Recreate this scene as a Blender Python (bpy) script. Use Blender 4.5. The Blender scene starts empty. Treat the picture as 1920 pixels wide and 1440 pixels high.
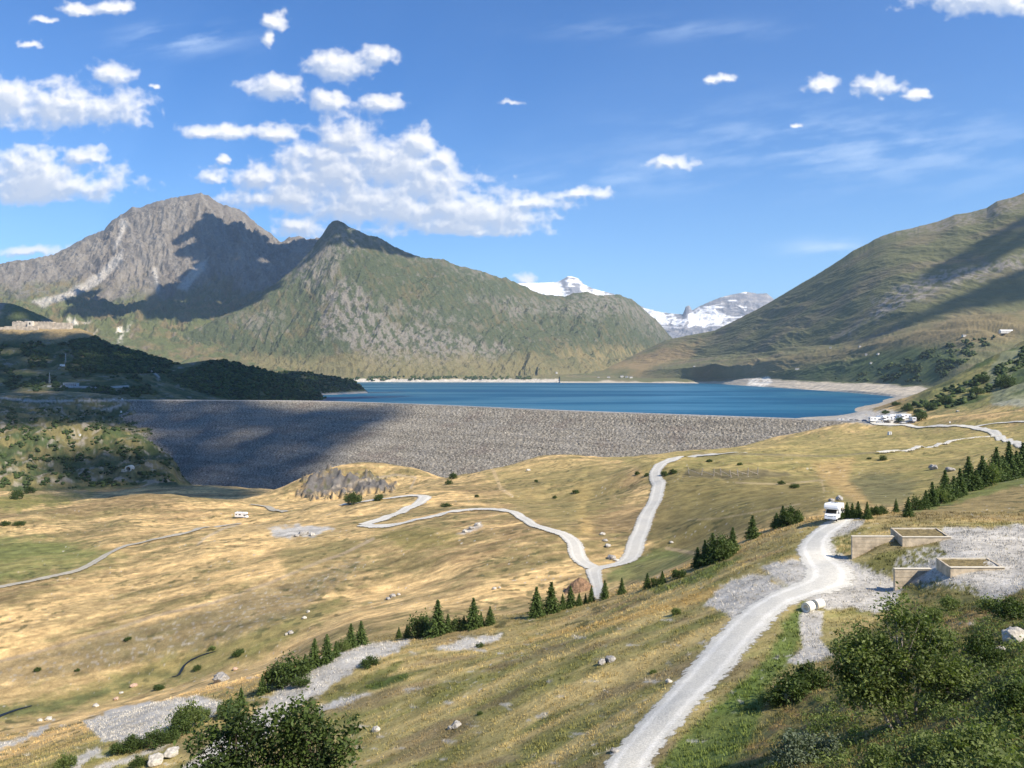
import bpy, math, random
import numpy as np
from mathutils import Vector, Matrix
random.seed(7)
R = math.radians
SC = bpy.context.scene
COL = SC.collection
F, CX, VH = 1450.0, 960.0, 690.0          # photo units: focal length, centre column, horizon row

# ------------------------------------------------------------------ camera
cam = bpy.data.cameras.new('camera'); cam_o = bpy.data.objects.new('camera', cam); COL.objects.link(cam_o)
cam.sensor_width = 36; cam.lens = 36*F/1920; cam.shift_y = -30/1920
cam.clip_start = .3; cam.clip_end = 90000
cam_o.location = (0, 0, 0); cam_o.rotation_euler = (R(90), 0, 0)
SC.camera = cam_o
# ------------------------------------------------------------------ light
SUN_EL, SUN_BACK = 44.0, 36.0              # elevation; degrees the sun stands behind the camera's right hand
L = Vector((math.cos(R(SUN_EL))*math.cos(R(SUN_BACK)), -math.cos(R(SUN_EL))*math.sin(R(SUN_BACK)), math.sin(R(SUN_EL))))
sun = bpy.data.lights.new('sun', 'SUN'); sun.energy = 5.0; sun.angle = R(.5); sun.color = (1, .905, .76)
sun_o = bpy.data.objects.new('sun', sun); COL.objects.link(sun_o)
sun_o.rotation_euler = L.to_track_quat('Z', 'Y').to_euler()
SC.view_settings.view_transform = 'Standard'; SC.view_settings.look = 'None'
SC.view_settings.exposure = 0.62; SC.view_settings.gamma = 1.0
SC.cycles.max_bounces = 5; SC.cycles.volume_bounces = 0; SC.cycles.transparent_max_bounces = 6
SC.cycles.caustics_reflective = False; SC.cycles.caustics_refractive = False
SC.cycles.sample_clamp_indirect = 4

class NT:
    """small helper for node trees"""
    def __init__(s, tree): s.t = tree; s.n = tree.nodes; s.l = tree.links
    def node(s, typ, **kw):
        n = s.n.new(typ)
        for k, v in kw.items(): setattr(n, k, v)
        return n
    def set(s, sock, v):
        if isinstance(v, bpy.types.NodeSocket): s.l.new(v, sock)
        elif v is not None: sock.default_value = v
    def math(s, op, a, b=None, c=None, clamp=False):
        n = s.node('ShaderNodeMath', operation=op, use_clamp=clamp)
        for i, v in enumerate((a, b, c)):
            if v is not None: s.set(n.inputs[i], v)
        return n.outputs[0]
    def vmath(s, op, a, b=None, c=None):
        n = s.node('ShaderNodeVectorMath', operation=op)
        for i, v in enumerate((a, b, c)):
            if v is not None: s.set(n.inputs[i], v)
        return n.outputs['Value'] if op in ('LENGTH', 'DOT_PRODUCT') else n.outputs[0]
    def noise(s, vec, scale, detail=3, rough=.55, dist=0):
        n = s.node('ShaderNodeTexNoise'); s.set(n.inputs['Vector'], vec)
        n.inputs['Scale'].default_value = scale; n.inputs['Detail'].default_value = detail
        n.inputs['Roughness'].default_value = rough; n.inputs['Distortion'].default_value = dist
        return n.outputs['Fac']
    def ramp(s, v, a, b, c=0., d=1., smooth=True):
        n = s.node('ShaderNodeMapRange', interpolation_type='SMOOTHSTEP' if smooth else 'LINEAR')
        s.set(n.inputs[0], v); n.inputs[1].default_value = a; n.inputs[2].default_value = b
        n.inputs[3].default_value = c; n.inputs[4].default_value = d
        return n.outputs[0]
    def mix(s, f, a, b, mode='MIX'):
        n = s.node('ShaderNodeMix', data_type='RGBA', blend_type=mode)
        s.set(n.inputs[0], f)
        for i, v in ((6, a), (7, b)):
            s.set(n.inputs[i], (*v, 1) if isinstance(v, tuple) and len(v) == 3 else v)
        return n.outputs[2]

world = bpy.data.worlds.new('World'); SC.world = world; world.use_nodes = True
# ------------------------------------------------------------------ numeric noise
_rng = np.random.default_rng(5)
_perm = np.concatenate([_rng.permutation(256)]*2)
_ang = _rng.uniform(0, 2*np.pi, 256); _gx, _gy = np.cos(_ang), np.sin(_ang)
def perlin(x, y, seed=0):
    x = x+seed*17.31; y = y+seed*9.77
    xi = np.floor(x).astype(np.int64); yi = np.floor(y).astype(np.int64)
    xf = x-xi; yf = y-yi; xi &= 255; yi &= 255
    u = xf*xf*xf*(xf*(xf*6-15)+10); v = yf*yf*yf*(yf*(yf*6-15)+10)
    def g(i, j, dx, dy):
        h = _perm[(_perm[(xi+i) & 255]+yi+j) & 255]
        return _gx[h]*dx+_gy[h]*dy
    a = g(0, 0, xf, yf); b = g(1, 0, xf-1, yf); c = g(0, 1, xf, yf-1); d = g(1, 1, xf-1, yf-1)
    return ((a+u*(b-a))*(1-v)+(c+u*(d-c))*v)*1.5
def fbm(x, y, o=5, seed=0, gain=.5, lac=2.03):
    s = 0; a = 1.; t = 0
    for i in range(o):
        s = s+a*perlin(x, y, seed+i); t += a; a *= gain; x = x*lac; y = y*lac
    return s/t
def ridged(x, y, o=5, seed=0, gain=.5):
    s = 0; a = 1.; t = 0
    for i in range(o):
        s = s+a*(1-2*np.abs(perlin(x, y, seed+i))); t += a; a *= gain; x = x*2.07; y = y*2.07
    return s/t
def sstep(a, b, x):
    t = np.clip((x-a)/(b-a), 0, 1); return t*t*(3-2*t)
def polymask(u, v, poly, soft=8., warp=None):
    """soft inside mask of a polygon; u, v arrays"""
    poly = np.array(poly, float)
    lo = poly.min(0)-3*soft; hi = poly.max(0)+3*soft
    out = np.zeros(u.shape, np.float32)
    sel = (u > lo[0]) & (u < hi[0]) & (v > lo[1]) & (v < hi[1])
    if not sel.any(): return out
    x = u[sel]; y = v[sel]
    d = np.full(x.shape, 1e9); ins = np.zeros(x.shape, bool)
    n = len(poly)
    for i in range(n):
        ax, ay = poly[i]; bx, by = poly[(i+1) % n]
        ex, ey = bx-ax, by-ay
        t = np.clip(((x-ax)*ex+(y-ay)*ey)/(ex*ex+ey*ey+1e-9), 0, 1)
        d = np.minimum(d, np.hypot(x-ax-t*ex, y-ay-t*ey))
        c = ((ay > y) != (by > y)) & (x < (bx-ax)*(y-ay)/(by-ay+1e-12)+ax)
        ins ^= c
    sd = np.where(ins, d, -d)
    if warp is not None: sd = sd+warp[sel]
    out[sel] = sstep(-soft, soft, sd)
    return out
def lineline(u, v, pts, w):
    """soft mask of a polyline of half width w"""
    pts = np.array(pts, float); out = np.zeros(u.shape, np.float32)
    lo = pts.min(0)-3*w; hi = pts.max(0)+3*w
    sel = (u > lo[0]) & (u < hi[0]) & (v > lo[1]) & (v < hi[1])
    if not sel.any(): return out
    x = u[sel]; y = v[sel]; d = np.full(x.shape, 1e9)
    for (ax, ay), (bx, by) in zip(pts[:-1], pts[1:]):
        ex, ey = bx-ax, by-ay
        t = np.clip(((x-ax)*ex+(y-ay)*ey)/(ex*ex+ey*ey+1e-9), 0, 1)
        d = np.minimum(d, np.hypot(x-ax-t*ex, y-ay-t*ey))
    out[sel] = 1-sstep(w*.6, w*1.5, d)
    return out
def lerp(a, b, f):
    return a+(np.asarray(b)-a)*f[..., None]

# ------------------------------------------------------------------ sky with clouds
BLOBS = [(110,208,165,50),(20,190,90,38),(215,140,38,24),(90,348,165,42),(20,315,85,42),(50,368,120,30),(160,294,55,20),(92,36,34,12),(150,18,45,12),(205,16,42,16),
 (500,74,17,22),(520,42,26,20),(530,168,62,30),(640,130,75,34),(700,112,42,20),(615,188,30,22),(720,200,38,20),(62,83,18,8),
 (430,250,90,17),(520,252,50,24),(395,333,32,16),(480,335,42,35),(640,262,66,48),(780,275,45,40),(835,298,34,24),(560,375,140,34),(700,385,230,50),(870,425,150,26),(600,300,90,40),(720,320,120,60),(640,330,150,52),(800,350,90,60),
 (760,395,200,48),(900,405,120,42),(980,385,90,20),(1085,367,58,14),(560,428,55,24),(900,436,125,14),(957,195,26,9),
 (1355,150,32,13),(1535,160,36,18),(1640,160,48,26),(1715,182,26,11),(1255,306,54,15),(1860,2,160,38),(985,523,26,11),(60,470,80,16),(1482,238,14,5),(290,160,14,7),(420,298,12,8)]
def cloud_image():
    """cloud cover and brightness on the tangent plane north of the valley, computed from noise"""
    u = np.arange(-220, 2140, 1.6); v = np.arange(-260, 700, 1.6)
    U, V = np.meshgrid(u, v); a, b = U/100, V/100
    wx = fbm(a*1.1, b*1.7, 4, 601)*30; wy = fbm(a*1.1, b*1.7, 4, 605)*11
    Uw, Vw = U+wx+fbm(a*5, b*5, 4, 609)*9, V+wy+fbm(a*5, b*5, 4, 613)*8
    m = np.full(U.shape, 3.)
    for cu, cv, ru, rv in BLOBS:
        dv = (Vw-cv)/rv; dv = np.where(dv > 0, dv*1.45, dv*.95)
        d = np.sqrt(((Uw-cu)/ru)**2+dv*dv); k = .22
        h = np.clip(.5+.5*(m-d)/k, 0, 1); m = m*(1-h)+d*h-k*h*(1-h)
    bil = 0; am = 1.
    for i in range(5):
        f = 2.1*2.1**i; bil = bil+am*(np.abs(perlin(a*f+.1*wx/10, b*f*1.15, 620+i))-.28); am *= .55
    D = (1.17-m)*1.5+fbm(a*1.15, b*1.9, 7, 631, .52)*1.15-bil*.62
    D = np.where(m > 1.9, D-(m-1.9)*2, D)
    T = np.clip(D, 0, 1.6)
    alpha = 1-np.exp(-1.9*np.clip(D, 0, None)**1.45)
    occ = np.zeros_like(T)
    for i, (dx, dy) in enumerate(((3, -3), (7, -8), (12, -15), (18, -24), (24, -34))):
        occ += np.roll(np.roll(T, -dx, 1), -dy, 0)*(1.0, .9, .8, .7, .6)[i]
    small = T-.5*(np.roll(np.roll(T, -3, 1), 4, 0)+np.roll(np.roll(T, -6, 1), 7, 0))
    light = np.exp(-occ*.42)
    br = .60+.38*light+.42*np.clip(small, -.6, .6)
    br = np.clip(br, .5, 1.04)
    w, h = len(u), len(v)
    px = np.zeros((h, w, 4), np.float32)
    px[..., 0] = br; px[..., 1] = alpha*.97
    # high thin streaks
    ca, sa = math.cos(R(9)), math.sin(R(9)); s1 = a*ca-b*sa; s2 = a*sa+b*ca
    cs = fbm(s1*.5, s2*2.6, 6, 641, .6)
    area = 0
    for cu, cv, ru, rv, k in ((1600, 275, 430, 90, .55), (340, 72, 120, 34, .8), (1560, 468, 100, 22, .8), (1150, 330, 330, 40, .4), (1250, 55, 250, 25, .3)):
        area = np.maximum(area, k*np.exp(-((U-cu)/ru)**2*1.6-((V-cv)/rv)**2*1.6))
    px[..., 2] = np.clip(area*sstep(-.25, .5, cs)*.75, 0, 1)
    px[..., 3] = 1
    edge = np.minimum(np.minimum(np.arange(w), np.arange(w)[::-1])[None]/40, np.minimum(np.arange(h)[:, None]/40, 1)); px[..., 1:3] *= np.clip(edge, 0, 1)[..., None]
    im = bpy.data.images.new('cloud_cover', w, h, float_buffer=True, is_data=True)
    im.pixels.foreach_set(px[::-1].ravel()); im.update()
    return im, (u[0], u[-1], v[0], v[-1])
def build_world():
    im, (u0, u1, v0, v1) = cloud_image()
    T = NT(world.node_tree); T.n.clear()
    out = T.node('ShaderNodeOutputWorld'); bg = T.node('ShaderNodeBackground')
    sky = T.node('ShaderNodeTexSky', sky_type='NISHITA')
    sky.sun_disc = False; sky.sun_elevation = R(SUN_EL)
    sky.sun_rotation = math.atan2(L.x, L.y)
    sky.altitude = 2000; sky.air_density = 1.0; sky.dust_density = .3; sky.ozone_density = 2.0
    STR = .112
    bg.inputs['Strength'].default_value = STR
    tc = T.node('ShaderNodeTexCoord'); sep = T.node('ShaderNodeSeparateXYZ')
    T.l.new(tc.outputs['Generated'], sep.inputs[0])
    y = T.math('MAXIMUM', sep.outputs[1], .02)
    # direction on the tangent plane to the north
    a = T.math('DIVIDE', sep.outputs[0], y); b = T.math('DIVIDE', sep.outputs[2], y)
    ix = T.math('MULTIPLY_ADD', a, F/(u1-u0), (CX-u0)/(u1-u0)); iy = T.math('MULTIPLY_ADD', b, F/(v1-v0), (v1-VH)/(v1-v0))
    cmb = T.node('ShaderNodeCombineXYZ'); T.l.new(ix, cmb.inputs[0]); T.l.new(iy, cmb.inputs[1])
    ti = T.node('ShaderNodeTexImage', extension='CLIP', interpolation='Cubic'); ti.image = im; T.l.new(cmb.outputs[0], ti.inputs[0])
    sp = T.node('ShaderNodeSeparateColor'); T.l.new(ti.outputs[0], sp.inputs[0])
    up = T.ramp(sep.outputs[1], .03, .1)
    tint = T.mix(T.ramp(sep.outputs[2], .0, .42), (.70, .98, 1.14), (.44, .83, 1.22))
    skc = T.mix(1., sky.outputs[0], tint, 'MULTIPLY')
    cc = T.mix(T.ramp(sp.outputs[0], .6, .98, smooth=False), (.42/STR, .48/STR, .60/STR), (.86/STR, .84/STR, .82/STR))
    c = T.mix(T.math('MULTIPLY', sp.outputs[2], up), skc, (.62/STR, .74/STR, .9/STR))
    c = T.mix(T.math('MULTIPLY', sp.outputs[1], up), c, cc)
    T.l.new(c, bg.inputs['Color']); T.l.new(bg.outputs[0], out.inputs[0])
    world.cycles.sampling_method = 'MANUAL'; world.cycles.sample_map_resolution = 512
build_world()

# ------------------------------------------------------------------ mesh helpers
def tag(o, label=None, cat=None, group=None, kind=None):
    if label: o['label'] = label
    if cat: o['category'] = cat
    if group: o['group'] = group
    if kind: o['kind'] = kind
    return o
def mesh_np(name, V, Q=None, T=None, mat=None, parent=None, col=None, smooth=False, mats=None, mi=None, attr=None):
    me = bpy.data.meshes.new(name)
    V = np.ascontiguousarray(V, np.float32); me.vertices.add(len(V)); me.vertices.foreach_set('co', V.ravel())
    loops = []; starts = []; k = 0
    if Q is not None and len(Q):
        Q = np.asarray(Q, np.int32); loops.append(Q.ravel()); starts.append(np.arange(len(Q))*4); k = len(Q)*4
    if T is not None and len(T):
        T = np.asarray(T, np.int32); loops.append(T.ravel()); starts.append(k+np.arange(len(T))*3)
    lv = np.concatenate(loops).astype(np.int32); ls = np.concatenate(starts).astype(np.int32)
    me.loops.add(len(lv)); me.loops.foreach_set('vertex_index', lv)
    me.polygons.add(len(ls)); me.polygons.foreach_set('loop_start', ls)
    if smooth: me.polygons.foreach_set('use_smooth', np.ones(len(ls), bool))
    if mi is not None: me.polygons.foreach_set('material_index', np.asarray(mi, np.int32))
    if col is not None:
        a = me.attributes.new('Col', 'FLOAT_COLOR', 'POINT')
        c = np.ones((len(V), 4), np.float32); c[:, :3] = col; a.data.foreach_set('color', c.ravel())
    if attr:
        for kk, vv in attr.items():
            a = me.attributes.new(kk, 'FLOAT', 'POINT'); a.data.foreach_set('value', np.asarray(vv, np.float32).ravel())
    me.update(calc_edges=True); me.validate()
    for m in (mats or ([mat] if mat else [])): me.materials.append(m)
    o = bpy.data.objects.new(name, me); COL.objects.link(o)
    if parent: o.parent = parent
    return o
def gridq(nr, nc):
    i = np.arange(nr-1)[:, None]*nc+np.arange(nc-1)[None]
    return np.stack([i, i+1, i+nc+1, i+nc], -1).reshape(-1, 4)
def empty(name, loc=(0, 0, 0), rz=0, **kw):
    o = bpy.data.objects.new(name, None); COL.objects.link(o); o.location = loc; o.rotation_euler = (0, 0, rz)
    o.empty_display_size = .3
    return tag(o, **kw)

# ------------------------------------------------------------------ materials
MATS = {}
def pmat(name, color, rough=.8, spec=.3, metal=0., var=.0, vscale=1., bump=0., bscale=10., objco=True):
    if name in MATS: return MATS[name]
    m = bpy.data.materials.new(name); m.use_nodes = True; T = NT(m.node_tree)
    b = T.n['Principled BSDF']; b.inputs['Roughness'].default_value = rough
    b.inputs['Specular IOR Level'].default_value = spec; b.inputs['Metallic'].default_value = metal
    tc = T.node('ShaderNodeTexCoord'); co = tc.outputs['Object']
    n = T.noise(co, vscale, 4)
    f = T.ramp(n, .3, .7, 1-var, 1+var)
    T.l.new(T.mix(1., (*color, 1), f, 'MULTIPLY'), b.inputs['Base Color'])
    if bump:
        bn = T.node('ShaderNodeBump'); bn.inputs['Strength'].default_value = 1; bn.inputs['Distance'].default_value = bump
        T.l.new(T.noise(co, bscale, 4), bn.inputs['Height']); T.l.new(bn.outputs[0], b.inputs['Normal'])
    MATS[name] = m; return m
def colmat(name, layers, bumps, rough=.95, spec=.15):
    """vertex albedo x fine world-scale noise; layers: (scale per metre, amount); bumps: (scale, distance m)"""
    m = bpy.data.materials.new(name); m.use_nodes = True; T = NT(m.node_tree)
    b = T.n['Principled BSDF']; b.inputs['Roughness'].default_value = rough; b.inputs['Specular IOR Level'].default_value = spec
    at = T.node('ShaderNodeAttribute', attribute_name='Col'); c = at.outputs['Color']
    co = T.node('ShaderNodeTexCoord').outputs['Object']
    for sc, am in layers:
        n = T.noise(co, sc, 5, .62)
        f = T.ramp(n, .28, .72, 1-am, 1+am, smooth=False)
        c = T.mix(1., c, f, 'MULTIPLY')
    T.l.new(c, b.inputs['Base Color'])
    h = None
    for sc, d in bumps:
        bn = T.node('ShaderNodeBump'); bn.inputs['Strength'].default_value = 1; bn.inputs['Distance'].default_value = d
        T.l.new(T.noise(co, sc, 5, .6), bn.inputs['Height'])
        if h is not None: T.l.new(h, bn.inputs['Normal'])
        h = bn.outputs[0]
    if h is not None: T.l.new(h, b.inputs['Normal'])
    return m

# ------------------------------------------------------------------ surfaces one can cast the photo's rays on
class Surf:
    def __init__(s, U, Y, Z): s.U, s.Y, s.Z = U, Y, Z        # U (nc), Y and Z (nr, nc)
    def hit(s, u, v):
        j = int(np.clip(np.searchsorted(s.U, u)-1, 0, len(s.U)-2)); f = (u-s.U[j])/(s.U[j+1]-s.U[j])
        y = s.Y[:, j]*(1-f)+s.Y[:, j+1]*f; z = s.Z[:, j]*(1-f)+s.Z[:, j+1]*f
        vv = VH-F*z/y
        k = np.argmax(vv <= v)
        if vv[k] > v: k = len(vv)-1
        if k == 0: yy = y[0]
        else:
            t = (vv[k-1]-v)/(vv[k-1]-vv[k]+1e-9); t = min(max(t, 0), 1); yy = y[k-1]+(y[k]-y[k-1])*t
        zz = np.interp(yy, y, z)
        return Vector(((u-CX)/F*yy, yy, zz))
    def z_at(s, x, y):
        u = x/y*F+CX; j = int(np.clip(np.searchsorted(s.U, u)-1, 0, len(s.U)-2)); f = (u-s.U[j])/(s.U[j+1]-s.U[j])
        yc = s.Y[:, j]*(1-f)+s.Y[:, j+1]*f; zc = s.Z[:, j]*(1-f)+s.Z[:, j+1]*f
        return float(np.interp(y, yc, zc))
SURF = {}
WATER_Z = -94.

# ------------------------------------------------------------------ main terrain
CP = """
1920 1440 22|1920 1250 40|1920 1110 78|1750 1440 27|1700 1350 45|1600 1440 33|1500 1440 40|1400 1440 47|1300 1440 54|1240 1440 57
1150 1440 58|1260 1330 66|1380 1220 79|1450 1140 90|1540 1100 97|1600 1080 101|1510 1040 112|1530 1000 126|1565 978 134
1480 1250 72|1560 1200 78|1440 1290 66|1640 1200 73|1800 1130 82|1600 1300 55|1800 1250 50|1640 1110 95
1700 1022 108|1780 1003 109|1900 994 114|1690 1023 106.6|1668 1012 109.5|1790 1009 106.4|1783 1081 88.8|1885 1067 88.8|1738 1072 94.5|1920 1040 98|1720 1120 89|1600 1045 110|1680 1105 96
1560 1060 105|1700 985 122|1900 980 125|1900 940 160|1900 910 190|1750 955 160|1650 965 145|1720 940 185|1600 968 150
1850 860 330|1700 900 300|1600 930 250|1500 930 240|1450 970 190|1470 985 170|1410 1005 165|1340 1045 150|1300 1060 148|1240 1090 150
1160 1110 165|1110 1125 168|1035 1145 165|900 1165 150|820 1190 145|760 1205 142|660 1220 138|600 1240 132|540 1280 125|490 1310 120
420 1345 114|370 1365 108|250 1400 104|130 1440 100|0 1480 97|1000 1440 66|800 1440 76|600 1440 86|400 1440 94|200 1440 100
900 1300 95|1100 1250 90|1200 1150 110|1000 1200 125|700 1300 108|1300 1150 100|1400 1050 125|1400 1100 105|1250 1250 82|1470 1000 135|560 1330 112
1110 1065 225|1170 1055 232|1120 1118 187|1200 1000 265|1230 940 320|1240 910 350|1220 880 400|1290 858 470|1400 850 520|1640 845 560|1870 822 640|1900 805 700
1300 1020 230|1250 1050 215|1350 960 250|1300 920 320|1450 900 330|1550 880 380|1600 850 470
1080 1030 245|1060 1000 265|960 960 320|870 955 345|690 985 325|800 932 395|700 940 400|640 945 410|520 955 430|460 965 410|460 985 385
740 1110 230|900 1080 225|700 1000 300|500 1050 275|350 1000 340|200 1040 310|0 1100 270|200 1110 258|0 1170 235|400 1130 235|0 1240 210|250 1180 222
450 1200 205|600 1130 225|340 1260 198|200 1300 190|0 1335 183|100 1400 140|0 1440 118|200 1350 155|300 1330 138|420 1280 172|520 1230 190|650 1180 185|800 1130 205|950 1120 200
280 930 480|100 950 440|0 950 470|0 1020 340|450 940 470|480 918 850|350 908 900|240 912 960|100 912 940|0 925 880
640 874 600|690 867 620|780 880 600|600 928 565|600 895 585|700 922 560|700 893 590|745 880 600|620 935 520|740 925 530|840 905 600
900 885 540|1000 858 600|1100 857 620|1200 860 590|1000 930 400|1050 890 480|1150 930 380|1150 880 470
1300 845 640|1450 835 700|1550 823 800|1640 809 850|1700 800 850|1750 797 820|1650 790 880|1700 785 900|1850 797 760
1600 775 1300|1700 765 1500|1600 768 1750|1520 782 1460|1400 790 1500|1690 742 2600|1640 757 2100
1750 745 1500|1800 720 1500|1920 640 1400|1920 690 1150|1850 745 1000|1920 755 900|1920 772 800|1750 775 1000|1740 735 2200
230 755 1540|100 752 1500|0 760 1450|100 790 1250|0 800 1150|150 812 1120|80 832 1050|0 862 1000|250 828 1150|300 852 1130|330 880 1100|200 872 1060|120 872 1030|340 905 1040
430 916 1050|560 925 1040|450 922 960|230 890 1010"""
CZ = """
300 600 -100|960 5 -4|960 4 -3.6|200 10 -9|960 20 -14|500 30 -22|500 60 -36|960 40 -24|1500 20 -12|1500 10 -7|2000 8 -5|2300 4 -3.2|-300 4 -4
280 580 -106|310 1250 -152|345 1180 -167|368 1120 -174|374 1050 -174|290 1330 -136|262 1420 -113|690 760 -120|840 700 -112|1000 750 -103|1200 780 -98|500 640 -112|600 1300 -178|500 1200 -172|1000 1100 -152|1000 1300 -160|1300 950 -112|1300 1100 -120|1450 930 -84|300 1400 -110|400 1450 -135|800 1150 -165|700 1000 -158
600 2000 -140|1000 2000 -140|1400 2000 -120|1000 3000 -140|600 3000 -140|1500 3000 -112|100 2000 -76|400 2000 -110|300 3000 -110
-600 60 -50|-600 100 -62|-600 200 -85|-600 400 -88|-600 1000 -140|-600 3000 -60|0 3000 -70|0 700 -112
2400 20 -7|2400 50 -12|2400 100 -18|2400 200 -20|2400 500 -25|2400 1000 40|2400 2000 160|2000 2600 20|1750 3000 -70|2200 3000 100|1900 230 -34|1760 260 -38|900 170 -56|700 160 -57|560 150 -58|420 135 -58|1035 185 -57"""
GCOL = {}
def build_terrain():
    A = []; zz = []
    for t in CP.replace('\n', '|').split('|'):
        if t.strip():
            u, v, y = map(float, t.split()); A.append((u/1450, math.log(y)*1.1)); zz.append((VH-v)/F*y)
    for t in CZ.replace('\n', '|').split('|'):
        if t.strip():
            u, y, z = map(float, t.split()); A.append((u/1450, math.log(y)*1.1)); zz.append(z)
    A = np.array(A); zz = np.array(zz); n = len(A)
    # tension-ish kernel r^2 log r, relief scaled by distance so that near ground stays smooth
    sc = np.exp(A[:, 1]/1.1)**.75; g = zz/sc
    def K(r2): return .5*r2*np.log(r2+1e-9)
    D = ((A[:, None]-A[None])**2).sum(-1)
    M = np.zeros((n+3, n+3)); M[:n, :n] = K(D)+np.eye(n)*2e-5; M[:n, n] = 1; M[:n, n+1:] = A; M[n:, :n] = M[:n, n:].T
    w = np.linalg.solve(M, np.concatenate([g, np.zeros(3)]))
    U = np.concatenate([np.linspace(-700, -60, 60)[:-1], np.linspace(-60, 1980, 1080), np.linspace(1980, 2600, 60)[1:]])
    Yr = np.exp(np.concatenate([np.linspace(math.log(3.6), math.log(20), 60)[:-1], np.linspace(math.log(20), math.log(1500), 960), np.linspace(math.log(1500), math.log(3400), 90)[1:]]))
    cu = U[::6]; cu = np.append(cu, U[-1]) if cu[-1] != U[-1] else cu
    cy = Yr[::6]; cy = np.append(cy, Yr[-1]) if cy[-1] != Yr[-1] else cy
    qa, qb = np.meshgrid(cu/1450, np.log(cy)*1.1)
    q = np.stack([qa.ravel(), qb.ravel()], 1); r = np.zeros(len(q))
    for i in range(0, len(q), 8000):
        qq = q[i:i+8000]; d = ((qq[:, None]-A[None])**2).sum(-1)
        r[i:i+8000] = K(d)@w[:n]+w[n]+qq@w[n+1:]
    r = r.reshape(qa.shape)
    # upsample with smooth cubic rows/cols
    def up(c, x, arr):
        i = np.clip(np.searchsorted(c, x)-1, 0, len(c)-2); t = (x-c[i])/(c[i+1]-c[i])
        p0 = arr[np.clip(i-1, 0, None)]; p1 = arr[i]; p2 = arr[i+1]; p3 = arr[np.clip(i+2, None, len(c)-1)]; t = t[:, None]
        return .5*((2*p1)+(-p0+p2)*t+(2*p0-5*p1+4*p2-p3)*t*t+(-p0+3*p1-3*p2+p3)*t**3)
    r = up(np.log(cy), np.log(Yr), r); r = up(cu, U, r.T).T
    Y = np.repeat(Yr[:, None], len(U), 1); Z = r*Y**.75
    X = (U[None]-CX)/F*Y
    V0 = VH-F*Z/Y; UU = np.repeat(U[None], len(Yr), 0)
    # relief
    rough = polymask(UU, V0, [(-100, 745), (235, 750), (300, 830), (335, 880), (330, 908), (-100, 920)], 10) * (Y > 800)
    rock2 = polymask(UU, V0, [(562, 932), (578, 900), (615, 887), (650, 893), (700, 896), (740, 912), (735, 926), (640, 932), (600, 940)], 5, fbm(UU/14, V0/9, 3, 8)*22)*(Y > 450)*(Y < 640)
    hills = polymask(UU, V0, [(1690, 770), (1800, 660), (2300, 560), (2300, 760), (1750, 770)], 20)*(Y > 850)
    Z = Z+rough*(ridged(X/70, Y/90, 5, 3)*13+ridged(X/24, Y/30, 4, 4)*5)
    Z = Z+rock2*(ridged(X/14, Y/14, 5, 9)*5.5)
    Z = Z+hills*(fbm(X/90, Y/90, 5, 13)*14)
    far = sstep(150, 500, Y)
    Z = Z+fbm(X/55, Y/55, 4, 21)*far*3.2*(Y < 1300)+fbm(X/14, Y/14, 4, 22)*(.25+.5*far)+fbm(X/2.6, Y/2.6, 3, 23)*.10*(1-far)
    mid = sstep(100, 180, Y)*(1-sstep(500, 700, Y))
    Z = Z+ridged((X+.35*Y)/42, (Y-.25*X)/80, 3, 27)*mid*1.0
    near = polymask(UU, V0, [(1400, 1460), (1500, 1280), (1700, 1130), (2200, 1100), (2200, 1900), (1400, 1900)], 40)
    Z = Z+near*fbm(X/3.2, Y/3.2, 4, 31)*.7
    V0 = VH-F*Z/Y
    SURF['ground'] = Surf(U, Y, Z)
    # ---- albedo of what grows or lies there
    gx = X*.94+Y*.34; gy = -X*.34+Y*.94
    str1 = fbm(gx/70, gy/17, 5, 41); str2 = fbm(gx/22, gy/5, 4, 42); big = fbm(X/120, Y/120, 3, 43); fine = fbm(X/5, Y/4, 4, 44)
    gold = np.array((.62, .425, .19)); straw = np.array((.44, .315, .145)); olive = np.array((.20, .163, .068)); brown = np.array((.25, .17, .085)); green = np.array((.085, .12, .028))
    C = np.zeros(X.shape+(3,), np.float32)+straw
    C = lerp(C, gold, sstep(-.05, .28, str1+.6*str2)); C = lerp(C, olive, .85*sstep(.0, .3, -str1*.9-big*.6+.5*fine+.04-.3*str2))
    C = lerp(C, brown, .6*sstep(.12, .4, str2*.5-big+.3*fine))
    str3 = fbm(gx/9, gy/1.7, 4, 47); C = C*(1+.7*str3*sstep(1000, 500, Y))[..., None]
    mott = fbm(X/7, Y/5, 4, 53)*sstep(130, 220, Y)*sstep(1400, 900, Y)
    # near hillside: more olive
    nearside = 1-sstep(100, 175, Y+ (UU-900)*.0)
    st3 = fbm(gx/26, gy/5, 5, 46)
    Cn = lerp(np.zeros_like(C)+np.array((.29, .245, .10)), np.array((.44, .34, .145)), sstep(-.05, .35, st3))
    Cn = lerp(Cn, np.array((.175, .175, .055)), .85*sstep(-.02, .32, -st3+.5*fbm(X/8, Y/8, 4, 48)))
    Cn = lerp(Cn, np.array((.19, .14, .085)), .55*sstep(.1, .35, fbm(X/16, Y/9, 4, 49)))
    C = lerp(C, 1., np.zeros(X.shape)); C = C*(1-nearside[..., None])+Cn*nearside[..., None]
    wob = fbm(UU/22, V0/11, 5, 51)*16; wob2 = fbm(UU/40, V0/16, 4, 52)*30
    def reg(poly, col, soft=5., am=1., warp=None, cond=None):
        nonlocal C
        m = polymask(UU, V0, poly, soft, wob if warp is None else warp)*am
        if cond is not None: m = m*cond
        C = lerp(C, np.array(col), m)
    gn = Y < 175
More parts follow.
